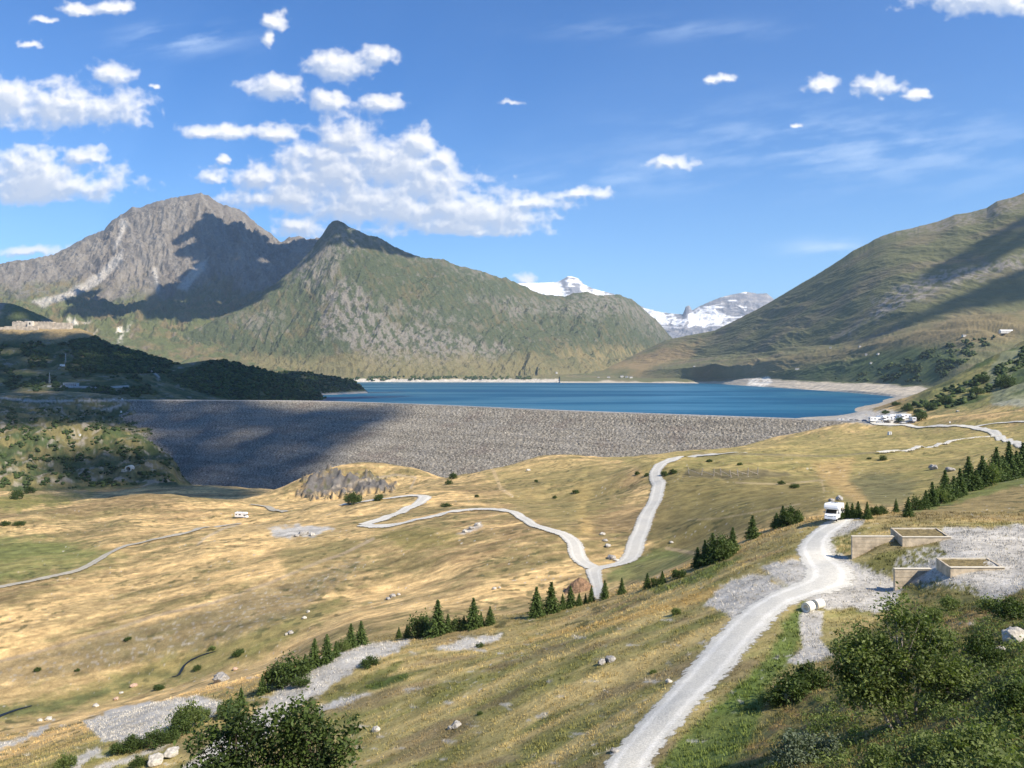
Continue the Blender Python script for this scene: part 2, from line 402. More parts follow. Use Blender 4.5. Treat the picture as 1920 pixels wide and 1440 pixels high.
    # right plateau area (distant meadows) greener
    reg([(1150, 850), (1640, 800), (2100, 780), (2100, 900), (1700, 950), (1560, 960), (1300, 1000), (1230, 900)], (.235, .215, .07), 20, .62, wob2, Y > 180)
    reg([(1560, 905), (1640, 885), (1720, 900), (1690, 960), (1600, 950)], (.15, .14, .065), 10, .8, wob, Y > 170)
    reg([(1230, 885), (1500, 890), (1560, 905), (1550, 960), (1450, 985), (1290, 1060), (1215, 1010)], (.19, .155, .06), 14, .8, wob2, Y > 160)
    reg([(1520, 870), (1600, 860), (1590, 900), (1640, 950), (1600, 940), (1545, 900)], (.42, .29, .12), 8, .9, wob*.5, Y > 170)
    reg([(1080, 905), (1110, 905), (1100, 960), (1115, 1000), (1090, 1000), (1080, 960)], (.47, .32, .13), 8, .9, wob*.5, Y > 170)
    reg([(900, 880), (1060, 860), (1180, 865), (1170, 930), (1060, 1000), (960, 950)], (.25, .21, .08), 20, .6, wob2, Y > 170)
    reg([(0, 1000), (120, 1015), (235, 1040), (150, 1066), (-60, 1100), (-60, 995)], (.13, .16, .045), 14, .75, wob, Y > 170)
    reg([(-60, 935), (0, 930), (180, 925), (100, 950), (-60, 965)], (.17, .17, .045), 8, .8, wob, Y > 170)
    reg([(-60, 1335), (150, 1290), (330, 1225), (420, 1200), (640, 1120), (660, 1130), (480, 1235), (340, 1280), (150, 1330), (-60, 1375)], (.19, .18, .06), 12, .7, wob, Y > 130)
    reg([(-60, 1330), (100, 1318), (220, 1285), (250, 1275), (240, 1290), (120, 1330), (-60, 1350)], (.09, .115, .04), 6, .7, wob*.6, Y > 130)
    reg([(-60, 1255), (200, 1190), (480, 1110), (680, 1040), (660, 1075), (560, 1150), (400, 1210), (100, 1270), (-60, 1300)], (.19, .155, .082), 10, .7, wob, Y > 130)
    sp = sstep(.25, .6, perlin(X/1.5, Y/1.2, 97)); reg([(-60, 1265), (200, 1200), (480, 1115), (680, 1045), (660, 1075), (560, 1150), (400, 1210), (100, 1270), (-60, 1300)], (.36, .33, .28), 12, .55, wob, (Y > 130)*sp)
    reg([(520, 1030), (620, 1010), (700, 1020), (650, 1045), (540, 1080)], (.2, .17, .07), 12, .7, wob, Y > 130)
    reg([(700, 1000), (780, 990), (860, 1000), (850, 1020), (760, 1030)], (.19, .165, .055), 10, .8, wob, Y > 170)
    reg([(1130, 1078), (1190, 1040), (1250, 1025), (1310, 1045), (1280, 1065), (1200, 1092), (1140, 1096)], (.14, .17, .05), 10, .75, wob, Y > 170)
    reg([(1215, 1105), (1290, 1080), (1310, 1068), (1400, 1040), (1330, 1085), (1230, 1112)], (.10, .14, .03), 5, .8, wob*.5, gn)
    reg([(1370, 1095), (1300, 1110), (1150, 1160), (1000, 1195), (980, 1206), (1150, 1172), (1330, 1125)], (.42, .285, .10), 5, .8, wob*.6, gn)
    reg([(680, 1290), (700, 1275), (770, 1258), (760, 1275), (700, 1295)], (.06, .09, .02), 3, .9, wob*.3, gn)
    reg([(600, 1310), (680, 1270), (760, 1235), (740, 1260), (660, 1300), (620, 1320)], (.12, .13, .035), 5, .8, wob*.5, gn)
    # lush strip beside the road and the shrub slope
    reg([(1215, 1460), (1270, 1390), (1350, 1320), (1440, 1230), (1475, 1160), (1510, 1125), (1520, 1150), (1490, 1230), (1440, 1290), (1420, 1370), (1390, 1460)], (.13, .175, .042), 8, .9, wob*.7, gn)
    reg([(1330, 1330), (1420, 1260), (1430, 1300), (1380, 1340), (1340, 1345)], (.13, .18, .04), 8, .8, wob*.7, gn)
    reg([(1350, 1460), (1420, 1370), (1500, 1290), (1550, 1240), (1700, 1125), (1900, 1105), (2300, 1080), (2300, 1900), (1350, 1900)], (.17, .155, .055), 14, .9, wob, gn)
    sh = fbm(X/2.2, Y/2.2, 5, 61)
    m = polymask(UU, V0, [(1350, 1460), (1420, 1370), (1500, 1290), (1550, 1240), (1700, 1125), (1900, 1105), (2300, 1080), (2300, 1900), (1350, 1900)], 14)*gn
    C = lerp(C, np.array((.24, .17, .075)), m*sstep(.05, .4, sh)*.85); C = lerp(C, np.array((.06, .085, .02)), m*sstep(.08, .4, -sh)*.8)
    reg([(1620, 1240), (1720, 1180), (1880, 1120), (1890, 1140), (1760, 1200), (1680, 1260)], (.27, .19, .09), 6, .7, wob, gn)
    reg([(1440, 1420), (1500, 1370), (1560, 1340), (1530, 1375), (1470, 1430)], (.16, .14, .10), 5, .7, wob, gn)
    reg([(1640, 975), (1700, 950), (1800, 930), (1900, 895), (2100, 880), (2100, 950), (1920, 968), (1800, 972), (1700, 985)], (.20, .16, .07), 8, .8, wob, (Y > 115)*(Y < 230))
    reg([(1700, 955), (1780, 935), (1900, 893), (2100, 870), (2100, 885), (1900, 912), (1790, 945), (1710, 962)], (.13, .16, .045), 4, .8, wob*.5, (Y > 115)*(Y < 260))
    reg([(1285, 880), (1440, 882), (1500, 890), (1440, 896), (1380, 900), (1280, 893)], (.13, .11, .06), 3, .8, wob*.4, Y > 200)
    # gravel
    gr = np.array((.45, .425, .375)); G = np.zeros(X.shape, np.float32)
    for poly, cond in [
        ([(320, 1460), (400, 1390), (470, 1345), (510, 1305), (555, 1262), (620, 1226), (700, 1206), (770, 1201), (745, 1222), (690, 1243), (640, 1272), (600, 1300), (565, 1322), (540, 1345), (420, 1460)], gn),
        ([(155, 1352), (230, 1322), (300, 1315), (370, 1304), (418, 1318), (400, 1340), (330, 1372), (250, 1395), (190, 1388)], gn),
        ([(815, 1218), (880, 1195), (940, 1188), (932, 1201), (880, 1217), (850, 1222)], gn), ([(590, 1330), (640, 1308), (700, 1298), (640, 1325), (600, 1336)], gn),
        ([(130, 1425), (180, 1402), (190, 1408), (150, 1440), (130, 1445)], gn), ([(130, 1460), (200, 1430), (320, 1395), (210, 1440)], gn),
        ([(40, 1385), (100, 1350), (80, 1375), (20, 1400), (-60, 1420), (-60, 1395)], gn),
        ([(1320, 1135), (1350, 1100), (1400, 1080), (1440, 1078), (1450, 1092), (1500, 1112), (1440, 1135), (1390, 1170), (1360, 1150)], gn),
        ([(1425, 1065), (1470, 1050), (1508, 1050), (1520, 1010), (1550, 978), (1620, 975), (1605, 996), (1560, 1008), (1570, 1035), (1600, 1052), (1665, 1078), (1690, 1105), (1680, 1135), (1640, 1150), (1590, 1140), (1540, 1142), (1490, 1112), (1470, 1090)], gn),
        ([(1770, 991), (1850, 990), (1920, 984), (2200, 975), (2200, 1050), (1960, 1085), (1895, 1115), (1855, 1138), (1815, 1108), (1700, 1095), (1665, 1072), (1700, 1030), (1760, 1024)], gn),
        ([(1505, 1138), (1545, 1145), (1538, 1200), (1562, 1228), (1530, 1242), (1470, 1246), (1505, 1215), (1498, 1170)], gn),
        ([(500, 990), (560, 985), (630, 990), (590, 1005), (520, 1008)], Y > 170), ([(860, 1000), (900, 980), (905, 985), (870, 1002)], Y > 170),
        ([(1560, 770), (1640, 768), (1700, 772), (1720, 790), (1700, 797), (1600, 793), (1490, 788), (1520, 778)], Y > 800),
        ([(1860, 760), (1850, 700), (1880, 660), (1960, 640), (2000, 740), (1930, 760)], Y > 800)]:
        G = np.maximum(G, polymask(UU, V0, poly, 3.5, wob*.55)*cond)
    patch = fbm(UU/9, V0/5, 4, 71)
    G = G*(1-.55*sstep(.3, .55, patch))
    G = np.maximum(G, .7*sstep(.33, .5, fbm(UU/60, V0/14, 5, 73))*gn*(UU > 0)*(UU < 1350)*(V0 > 1150))
    G = np.maximum(G, polymask(UU, V0, [(1440, 1090), (1470, 1065), (1510, 1075), (1510, 1108), (1460, 1105)], 3, wob)*gn*.6)
    tone = 1+.10*fbm(X/3, Y/3, 4, 75)+.10*fbm(X/20, Y/20, 3, 76)
    C = lerp(C, gr, G)*(1+(tone-1)*G)[..., None]
    # embankment weeds between the concrete walls
    for poly in ([(1625, 1055), (1680, 1030), (1760, 1022), (1780, 1040), (1710, 1065), (1660, 1080), (1590, 1052)], [(1760, 1085), (1830, 1100), (1850, 1130), (1800, 1160), (1720, 1120), (1700, 1100)], [(1570, 1040), (1560, 1015), (1600, 1000), (1600, 1040)]):
        mm = polymask(UU, V0, poly, 5, wob*.7)*gn*sstep(-.3, .15, patch)
        C = lerp(C, np.array((.15, .145, .05)), mm)
    # lake shore
    shore = sstep(-60, -78, Z)*sstep(1150, 1350, Y)*(UU > 1300)
    C = lerp(C, np.array((.36, .325, .27)), shore*.9)
    # abutment hill: bushes, rock
    a1 = fbm(X/45, Y/45, 5, 81); a2 = fbm(X/16, Y/16, 4, 82)
    Ch = lerp(np.zeros_like(C)+np.array((.17, .145, .06)), np.array((.06, .08, .03)), sstep(-.15, .2, a1+.5*a2))
    Ch = lerp(Ch, np.array((.30, .26, .20)), sstep(.12, .35, a2-.5*a1)*.8)
    abm = polymask(UU, V0, [(-100, 735), (250, 738), (330, 820), (362, 880), (362, 912), (250, 916), (-100, 930)], 6)*(Y > 800)
    C = C*(1-abm[..., None])+Ch*abm[..., None]
    C = lerp(C, np.array((.125, .12, .115)), rock2*sstep(-.5, -.1, a2)*.95)
    hh = sstep(-.05, .3, fbm(X/60, Y/60, 5, 85))*hills
    C = lerp(C, np.array((.15, .165, .055)), hills*.8); C = lerp(C, np.array((.06, .09, .03)), hh*.9)
    # worn tracks and animal paths
    def trk(pts, w, col, am=.8, cond=True):
        nonlocal C
        C = lerp(C, np.array(col), lineline(UU, V0, pts, w)*am*cond*(1-.4*sstep(0, .4, fine)))
    pth = (.42, .35, .26)
    trk([(-50, 1252), (60, 1225), (200, 1185), (290, 1155), (400, 1130), (500, 1095), (600, 1053), (640, 1040), (700, 1010)], 2.6, (.36, .28, .18), .8, Y > 130)
    trk([(370, 1022), (385, 1008), (420, 990), (450, 982)], 2., pth, .6, Y > 170)
    trk([(925, 882), (930, 895), (938, 915), (960, 930)], 3, (.5, .37, .2), .8, Y > 170)
    trk([(1380, 905), (1470, 908), (1540, 900), (1545, 920)], 1.6, (.4, .31, .17), .7, Y > 170)
    trk([(1640, 848), (1560, 856), (1440, 852), (1300, 850)], 1.8, (.2, .17, .1), .7, Y > 170)
    trk([(1290, 975), (1350, 972), (1500, 945)], 1.4, (.34, .27, .15), .7, Y > 170)
    trk([(1250, 1028), (1290, 1035), (1330, 1045)], 3, (.4, .3, .17), .8, Y > 170)
    trk([(180, 900), (200, 885), (240, 862), (245, 850)], 1.6, (.3, .24, .14), .7, Y > 800)
    trk([(190, 770), (215, 763), (235, 757)], 1.8, (.4, .37, .33), .8, Y > 800)
    trk([(0, 745), (60, 752), (150, 751), (235, 751)], 1.6, (.4, .38, .34), .8, Y > 800)
    trk([(10, 1342), (60, 1322), (130, 1314), (190, 1298), (215, 1281), (245, 1267), (290, 1265), (335, 1268), (345, 1240), (405, 1221)], 4.5, (.11, .12, .045), .55, Y > 130)
    trk([(600, 920), (660, 905), (740, 890), (780, 895), (770, 915)], 1.6, pth, .6, Y > 400)
    # banks of the stream, bare spots, small pale stones
    stn = sstep(.62, .75, perlin(X/1.1, Y/.9, 91))*(Y > 60)*(Y < 420)*(1-abm)*.7
    stn = stn*sstep(-.1, .25, fbm(X/25, Y/25, 3, 92))
    C = lerp(C, np.array((.5, .47, .43)), stn)
    drk = sstep(.28, .45, perlin(X/3.4, Y/3., 94))*sstep(-.1, .2, fbm(X/30, Y/30, 3, 95))*(Y > 110)*.7
    C = lerp(C, np.array((.07, .075, .03)), drk*(1-G)*(Y<1400))
    C = np.clip(C*np.clip(1+.45*fine+.48*mott, .4, 1.7)[..., None], .01, .9)
    mat = colmat('ground_cover', [(2.2, .22), (.45, .18), (9, .22)], [(1.2, .16), (6, .05)])
    # carry the ground on past the sides and under the viewpoint
    dl = np.array((220, 120, 60, 30, 14, 6, 2.))
    X2 = np.concatenate([X[:, :1]-dl, X, X[:, -1:]+dl[::-1]], 1); k = len(dl)
    Y2 = np.pad(Y, ((0, 0), (k, k)), 'edge'); C2 = np.pad(C, ((0, 0), (k, k), (0, 0)), 'edge')
    n2 = fbm(X2[:, :k]/15, Y2[:, :k]/15, 3, 98)*2; n3 = fbm(X2[:, -k:]/15, Y2[:, -k:]/15, 3, 99)*2; fd = dl/(dl+20)
    Z2 = np.concatenate([Z[:, :1]+n2*fd, Z, Z[:, -1:]+n3*fd[::-1]], 1)
    for yy in (1., -6., -25., -80.):
        X2 = np.concatenate([X2[:1], X2]); Y2 = np.concatenate([Y2[:1]*0+yy, Y2]); Z2 = np.concatenate([Z2[:1], Z2]); C2 = np.concatenate([C2[:1], C2])
    o = mesh_np('ground', np.stack([X2, Y2, Z2], -1).reshape(-1, 3), gridq(*X2.shape), mat=mat, col=C2.reshape(-1, 3), smooth=True)
    GCOL['C'] = C
    tag(o, 'dry golden and olive alpine meadow with gravel patches below the dam', 'ground', kind='structure')
build_terrain()
GR = SURF['ground']
# far sheet under everything
def far_ground():
    r = 30000
    m = pmat('bedrock', (.2, .18, .12), var=.2, vscale=.002)
    o = mesh_np('terrain', [(-r, -r, -420), (r, -r, -420), (r, r, -420), (-r, r, -420)], Q=[(0, 1, 2, 3)], mat=m)
    tag(o, 'low ground reaching out beneath the mountains', 'terrain', kind='structure')
far_ground()

# ------------------------------------------------------------------ mountains
def profile(U, pts):
    p = np.array(pts, float); return np.interp(U, p[:, 0], p[:, 1]), np.interp(U, p[:, 0], p[:, 2])
def mountain(name, u0, u1, nc, lines, rows, relief, colour, mat, label, jag=1.2, back=1500, seed=0, shear=0., wave=260., curve=1.0, fine=.38):
    """lines near->far of (u, v, Y); the last one is the skyline"""
    U = np.linspace(u0, u1, nc)
    ys, zs = [], []
    for i, ln in enumerate(lines):
        v, y = profile(U, ln)
        if i == len(lines)-1:
            v = v+jag*(-np.abs(fbm(U/22, U*0+seed, 5, seed+1, .6))*2.2+ridged(U/9, U*0+3, 3, seed+2)*.5-.2)
        kk = max(5, int(nc*.05))|1; kr = np.hanning(kk+2)[1:-1]; kr /= kr.sum(); sm = lambda q: np.convolve(np.pad(q, kk//2, 'reflect', reflect_type='odd'), kr, 'valid')
        y = sm(y); v = sm(v) if i < len(lines)-1 else v
        ys.append(y); zs.append((VH-v)/F*y)
    ys.append(ys[-1]+back); zs.append(zs[-1]-back*.75)
    k = 31; ker = np.hanning(k); ker /= ker.sum(); zt = zs[-2]; zsm = np.convolve(np.pad(zt, k//2, 'edge'), ker, 'valid'); zsm = np.convolve(np.pad(zsm, k//2, 'edge'), ker, 'valid')
    Yg, Zg, Gg = [], [], []
    for i in range(len(ys)-1):
        n = rows[i] if i < len(rows) else 30
        f = np.linspace(0, 1, n, endpoint=(i == len(ys)-2))[:, None]
        c = curve if i == len(lines)-2 else 1.
        Yg.append(ys[i]+(ys[i+1]-ys[i])*f); Zg.append(zs[i]+(zsm-zs[i])*f**c+(zt-zsm)*f**9 if i == len(lines)-2 else zs[i]+(zs[i+1]-zs[i])*f**c); Gg.append(i+f+0*ys[i])
    Y = np.concatenate(Yg); Z = np.concatenate(Zg); G = np.concatenate(Gg); top = len(lines)-1
    X = (U[None]-CX)/F*Y
    below = np.clip(top-G, 0, None)*1.; W = sstep(0., .22, below)*sstep(0, .12, G)*np.where(G < 1, .3, .3+.7*sstep(1, 1.3, G) if top > 2 else 1.)
    W = np.where(G > top, 0.3*sstep(0, .3, G-top), W)
    sx = X+shear*(Y-Y[-1:]); wv = wave
    wx = sx+fbm(X/900, Y/900, 3, seed+60)*wv*1.2
    n = ridged(wx/wv, Y/(wv*2.1), 6, seed+11, .6)*relief + fbm(wx/(wv*3.5), Y/(wv*4), 4, seed+14)*relief*1.1
    n += ridged(X/(wv*.33)+Y/(wv*.9), Y/(wv*.4), 5, seed+17, .62)*relief*fine
    Z = Z+n*W-relief*.3*W
    # the near slopes must not rise over the skyline
    zr = zs[-2][None]/ys[-2][None]; lim = zr*Y-3.-.02*relief; Z = np.where(G < top, np.minimum(Z, lim+ (Z-lim)*0.0) if False else np.where(Z > lim, lim-np.abs(Z-lim)*.15, Z), Z)
    V0 = VH-F*Z/Y; UU = np.repeat(U[None], len(Y), 0)
    gy, gx = np.gradient(Z)
    dy = np.gradient(Y, axis=0); dx = np.gradient(X, axis=1)
    slope = np.hypot(gy/np.maximum(dy, 1e-3), gx/np.maximum(dx, 1e-3))
    C = colour(X, Y, Z, G, UU, V0, slope, n/relief)
    SURF[name] = Surf(U, Y, Z)
    o = mesh_np('mountain' if 'hill' not in name else 'hill', np.stack([X, Y, Z], -1).reshape(-1, 3), gridq(len(Y), nc), mat=mat, col=np.clip(C, .01, .95).reshape(-1, 3), smooth=True)
    tag(o, label, 'mountain' if 'hill' not in name else 'hill', kind='structure')
    return o
mt_mat = colmat('mountain_rock_and_turf', [(.03, .15), (.12, .2)], [(.02, 7.), (.09, 4.)])
slope_mat = colmat('mountain_turf', [(.03, .10), (.15, .14)], [(.03, 2.5), (.12, 1.5)])
hill_mat = colmat('hill_turf', [(.06, .2), (.3, .2)], [(.08, 4.), (.4, 1.2)])
ROCK = np.array((.185, .162, .133)); SCREE = np.array((.24, .215, .18)); TURF = np.array((.088, .098, .042)); DRY = np.array((.19, .155, .078)); PALE = np.array((.6, .55, .45))
def arr(c, X): return np.zeros(X.shape+(3,))+c
def col_left(X, Y, Z, G, U, V, S, n):
    w = fbm(X/500, Y/500, 5, 101); w2 = fbm(X/110, Y/160, 5, 102); ch = ridged((X+.6*Y)/140, Y/900, 4, 103)
    rocky = sstep(560, 520, V+w*60+w2*30)
    w5 = fbm(X/25, Z/25, 4, 105); C = lerp(arr(TURF*1.25, X), DRY*.9, sstep(-.1, .3, w2+w*.5))
    C = lerp(C, ROCK*.95, rocky); C = lerp(C, SCREE, rocky*sstep(.35, .7, ch)*.8); C = lerp(C, ROCK*.7, rocky*sstep(.05, .4, -w2)*.6)
    wob = fbm(U/25, V/14, 4, 104)*14
    sc = np.array((.42, .39, .34))
    for p in ([(60, 566), (130, 545), (180, 515), (230, 468), (228, 492), (190, 528), (130, 560), (80, 575)], [(330, 540), (365, 500), (392, 480), (385, 500), (350, 545)], [(225, 400), (240, 420), (222, 460), (212, 470), (225, 430)], [(285, 500), (292, 500), (300, 545), (295, 548)]):
        C = lerp(C, sc, polymask(U, V, p, 4, wob*.4)*.85)
    for p in ([(222, 632), (222, 612), (245, 605), (232, 625), (230, 640), (220, 645)], [(150, 604), (165, 598), (168, 604), (160, 608)], [(128, 600), (140, 598), (145, 608), (132, 605)], [(175, 625), (185, 612), (184, 622), (172, 630)]):
        C = lerp(C, PALE*1.0, polymask(U, V, p, 3, wob*.8)*sstep(-.3, .1, w2))
    C = lerp(C, ROCK*1.2, .5*sstep(.3, .5, w2)*sstep(590, 620, V))
    C = C*(1+.3*w5)[..., None]
    return C
ridgeL = [(-500,560,8800),(0,497,8800),(20,490,8800),(50,488,8800),(100,478,9000),(140,458,9000),(165,443,9000),(195,432,9000),(210,415,9000),(225,405,9000),(250,388,9000),(262,390,9000),(290,379,9000),(330,371,9000),(350,366,9000),(375,364,9000),(388,367,9000),(400,375,9000),(420,386,9000),(450,394,9000),(465,405,9000),(480,420,9000),(505,437,9000),(528,456,8900),(540,447,8900),(560,443,8900),(575,449,8900),(600,446,8900),(660,470,8900),(800,520,8900)]
mountain('mountain_left', -500, 800, 900, [
  [(-500,735,4000),(0,735,4200),(800,735,5200)],
  [(-500,640,5200),(0,630,5400),(200,640,5500),(400,660,5600),(800,690,6000)],
  [(-500,600,6200),(0,584,6300),(150,587,6400),(330,596,6500),(450,594,6700),(600,560,7000),(800,560,7200)],
  [(-500,580,7000),(0,562,7000),(100,572,7100),(300,582,7200),(450,572,7300),(600,520,7500),(800,540,7500)],
  ridgeL], [60, 90, 80, 340, 25], 120, col_left, mt_mat, 'high grey rocky massif with scree gullies at the left of the valley', seed=200, wave=330, shear=.5, curve=.95, jag=2.6)
def col_mid(X, Y, Z, G, U, V, S, n):
    w = fbm(X/420, Y/420, 5, 111); w2 = fbm((X+.8*Y)/60, (Y-.8*X)/200, 5, 112); w3 = fbm(X/45, Y/45, 4, 113)
    gm = np.array((.074, .088, .045))
    C = lerp(arr(gm, X), DRY*.75, sstep(-.05, .35, w2*.8+w*.3)*.7)
    wob = fbm(U/30, V/20, 5, 114)*26
    rk = 0
    for p, am in (([(600, 560), (640, 520), (680, 540), (720, 600), (860, 625), (960, 655), (900, 680), (760, 690), (690, 690), (640, 640), (600, 620)], .95), ([(560, 480), (600, 450), (630, 414), (660, 425), (740, 455), (800, 480), (760, 470), (690, 455), (640, 470), (630, 520), (590, 540), (540, 520)], .75),
                  ([(880, 560), (1040, 565), (1150, 550), (1215, 580), (1250, 640), (1180, 600), (1080, 590), (960, 590)], .75), ([(440, 600), (520, 575), (550, 590), (480, 625)], .6), ([(750, 475), (860, 492), (940, 520), (860, 505)], .7), ([(700, 560), (820, 585), (900, 610), (820, 605), (720, 590)], .6)):
        rk = np.maximum(rk, polymask(U, V, p, 14, wob)*am)
    w4 = fbm(X/16, Z/16, 4, 115); rk = rk*sstep(-.25, .12, w3+w2*.5+.5*w4); C = C*(1+.2*w4)[..., None]
    C = lerp(C, np.array((.235, .21, .18)), rk*.8); C = lerp(C, np.array((.17, .155, .14)), rk*sstep(.05, .4, -w3)*.5)
    C = lerp(C, ROCK*1.1, .55*sstep(.22, .45, w3)*sstep(690, 640, V))
    C = lerp(C, np.array((.20, .17, .085)), sstep(655, 690, V+w*30)*.75); C = lerp(C, np.array((.07, .095, .035)), .6*sstep(.15, .4, w3)*sstep(680, 700, V))
    valley = sstep(5600, 6500, Y)*sstep(640, 665, V); C = lerp(C, np.array((.30, .235, .11)), valley*sstep(-.3, .3, w2)*.8)
    C = lerp(C, np.array((.5, .46, .39)), sstep(-70, -78, Z+w3*10)*(G < 1))
    return C
mountain('mountain_mid', 120, 1300, 1150, [
  [(120,735,4700),(400,724,5050),(700,717.5,5150),(1000,718.5,5000),(1150,719,5000),(1300,718,5200)],
  [(120,690,5100),(400,700,5350),(680,710,5300),(850,706,5350),(1000,704,5450),(1080,704,5700),(1150,699,6000),(1200,680,6600),(1262,640,8400),(1300,660,8600)],
  [(120,660,5600),(300,640,5800),(380,612,6000),(450,575,6200),(520,530,6400),(555,500,6500),(575,478,6520),(600,447,6560),(612,428,6600),(622,416,6600),(632,413,6600),(645,418,6600),(655,426,6600),(675,434,6620),(690,442,6640),(708,444,6660),(720,451,6680),(740,463,6700),(765,474,6740),(790,483,6760),(830,487,6800),(860,499,6850),(900,508,6900),(940,522,7000),(948,521,7000),(960,528,7050),(980,536,7100),(1000,546,7150),(1020,553,7200),(1060,556,7300),(1075,550,7350),(1100,547,7400),(1120,554,7500),(1160,553,7700),(1185,562,7900),(1205,578,8100),(1235,605,8400),(1258,632,8700),(1300,670,8800)]],
  [26, 430, 30], 66, col_mid, mt_mat, 'green and grey mountain with a sharp dark summit standing behind the lake', seed=230, wave=280, shear=-.9, curve=1.12, jag=1.9)
def col_right(X, Y, Z, G, U, V, S, n):
    w = fbm((X-.9*Y)/500, (Y+.9*X)/180, 5, 121); w2 = fbm((X-.9*Y)/160, (Y+.9*X)/40, 5, 122); w3 = fbm(X/28, Y/28, 4, 123)
    C = lerp(arr(np.array((.145, .145, .07)), X), np.array((.175, .152, .086)), sstep(-.1, .3, w))
    C = lerp(C, np.array((.115, .122, .06)), sstep(.0, .4, w2-.4*w)*.5)
    C = lerp(C, ROCK*.8, .5*sstep(.2, .5, w3+w*.4)*(G > 2)); wob = fbm(U/30, V/16, 5, 124)*18
    for p, am in (([(1640, 560), (1700, 530), (1760, 510), (1920, 480), (1920, 500), (1800, 530), (1730, 560), (1640, 600)], .8), ([(1560, 440), (1640, 430), (1780, 380), (1920, 345), (1920, 390), (1850, 410), (1760, 430), (1640, 450)], .5), ([(1560, 640), (1640, 585), (1660, 580), (1600, 625)], .5)):
        C = lerp(C, np.array((.29, .255, .22)), polymask(U, V, p, 9, wob)*am*sstep(-.25, .15, w3))
    C = lerp(C, np.array((.085, .12, .045)), polymask(U, V, [(1440, 700), (1560, 665), (1740, 640), (1800, 660), (1760, 715), (1600, 718), (1480, 712)], 12, wob)*.85)
    C = lerp(C, np.array((.24, .185, .095)), polymask(U, V, [(1300, 700), (1400, 680), (1600, 650), (1800, 590), (1960, 590), (1900, 640), (1700, 650), (1500, 690), (1400, 705)], 14, wob)*.75)
    C = lerp(C, np.array((.33, .23, .115)), polymask(U, V, [(1130, 690), (1250, 650), (1310, 640), (1300, 665), (1200, 700)], 10, wob)*.7)
    beach = (G < 1)*sstep(.98, .75, G+.25*fbm(U/40, V*0, 4, 126)+.6*sstep(1400, 1340, U))
    C = lerp(C, np.array((.46, .40, .31)), beach); cliff = polymask(U, V, [(1400, 724), (1405, 712), (1440, 704), (1450, 718), (1430, 728)], 3, wob*.3)
    C = lerp(C, np.array((.85, .78, .66)), cliff*sstep(-.4, .1, w3)); C = lerp(C, np.array((.62, .53, .40)), beach*sstep(1420, 1500, U)*sstep(-.2, .3, w3))
    return C
mountain('mountain_right', 1050, 2500, 1000, [
  [(1050,718.5,4900),(1200,718.8,4850),(1330,719.2,4700),(1400,724,4050),(1500,730,3420),(1600,737,2910),(1690,746,2450),(1800,760,2000),(2500,800,1500)],
  [(1050,709,5200),(1150,708,5300),(1250,711,5000),(1330,710,4850),(1400,707,4300),(1500,714,3650),(1600,716,3150),(1700,722,2700),(1800,728,2300),(2500,760,1700)],
  [(1050,706,5400),(1130,704,5500),(1300,690,4900),(1450,680,4100),(1600,662,3500),(1700,638,3150),(1800,608,3000),(1860,596,2950),(1920,592,2900),(2500,560,2500)],
  [(1050,705,5600),(1130,701,5600),(1200,680,5700),(1300,672,5300),(1450,660,4500),(1600,640,3900),(1700,618,3600),(1800,600,3500),(1920,588,3400),(2500,550,3000)],
  [(1050,704,6000),(1130,694,6000),(1200,660,6100),(1250,638,6000),(1290,629,5900),(1340,620,5700),(1380,600,5500),(1420,580,5350),(1450,563,5200),(1475,548,5100),(1500,533,5000),(1530,516,4900),(1560,497,4800),(1580,484,4750),(1600,470,4700),(1625,458,4650),(1650,444,4600),(1680,434,4550),(1710,428,4500),(1760,415,4450),(1790,403,4400),(1820,398,4350),(1850,390,4300),(1870,377,4250),(1900,370,4200),(1920,362,4200),(2100,320,4000),(2500,260,3800)]],
  [40, 70, 26, 330, 25], 24, col_right, slope_mat, 'long brown and olive mountainside rising at the right of the lake', seed=260, fine=.14, wave=300, shear=1.3, curve=.97, jag=.8)
def col_snow(X, Y, Z, G, U, V, S, n):
    w = fbm(X/500, Z/120, 5, 131); w2 = fbm(X/200, Z/60, 4, 132); wob = fbm(U/14, V/8, 5, 133)*10
    C = lerp(arr(np.array((.22, .22, .24)), X), np.array((.33, .31, .30)), sstep(-.1, .3, w2))
    sn = 0
    for p in ([(930, 520), (1050, 526), (1052, 538), (1068, 560), (1075, 590), (960, 590)], [(1060, 528), (1072, 519), (1080, 528), (1068, 534)], [(1085, 530), (1110, 545), (1160, 556), (1200, 575), (1260, 590), (1240, 600), (1150, 575), (1110, 560), (1090, 545)], [(1200, 575), (1250, 595), (1290, 600), (1280, 612), (1220, 600)], [(1290, 590), (1310, 580), (1340, 578), (1370, 600), (1330, 612), (1290, 612)]):
        sn = np.maximum(sn, polymask(U, V, p, 2.5, wob))
    sn = np.maximum(sn*sstep(.3, -.02, w+.4*w2), sstep(.12, .3, w+.5*w2)*sstep(625, 600, V)*.95*(U < 1400))
    sn = np.maximum(sn, polymask(U, V, [(930, 528), (1046, 529), (1052, 538), (1060, 560), (960, 560)], 3, wob*.3))
    return lerp(C, np.array((.93, .92, .9)), np.clip(sn, 0, 1))
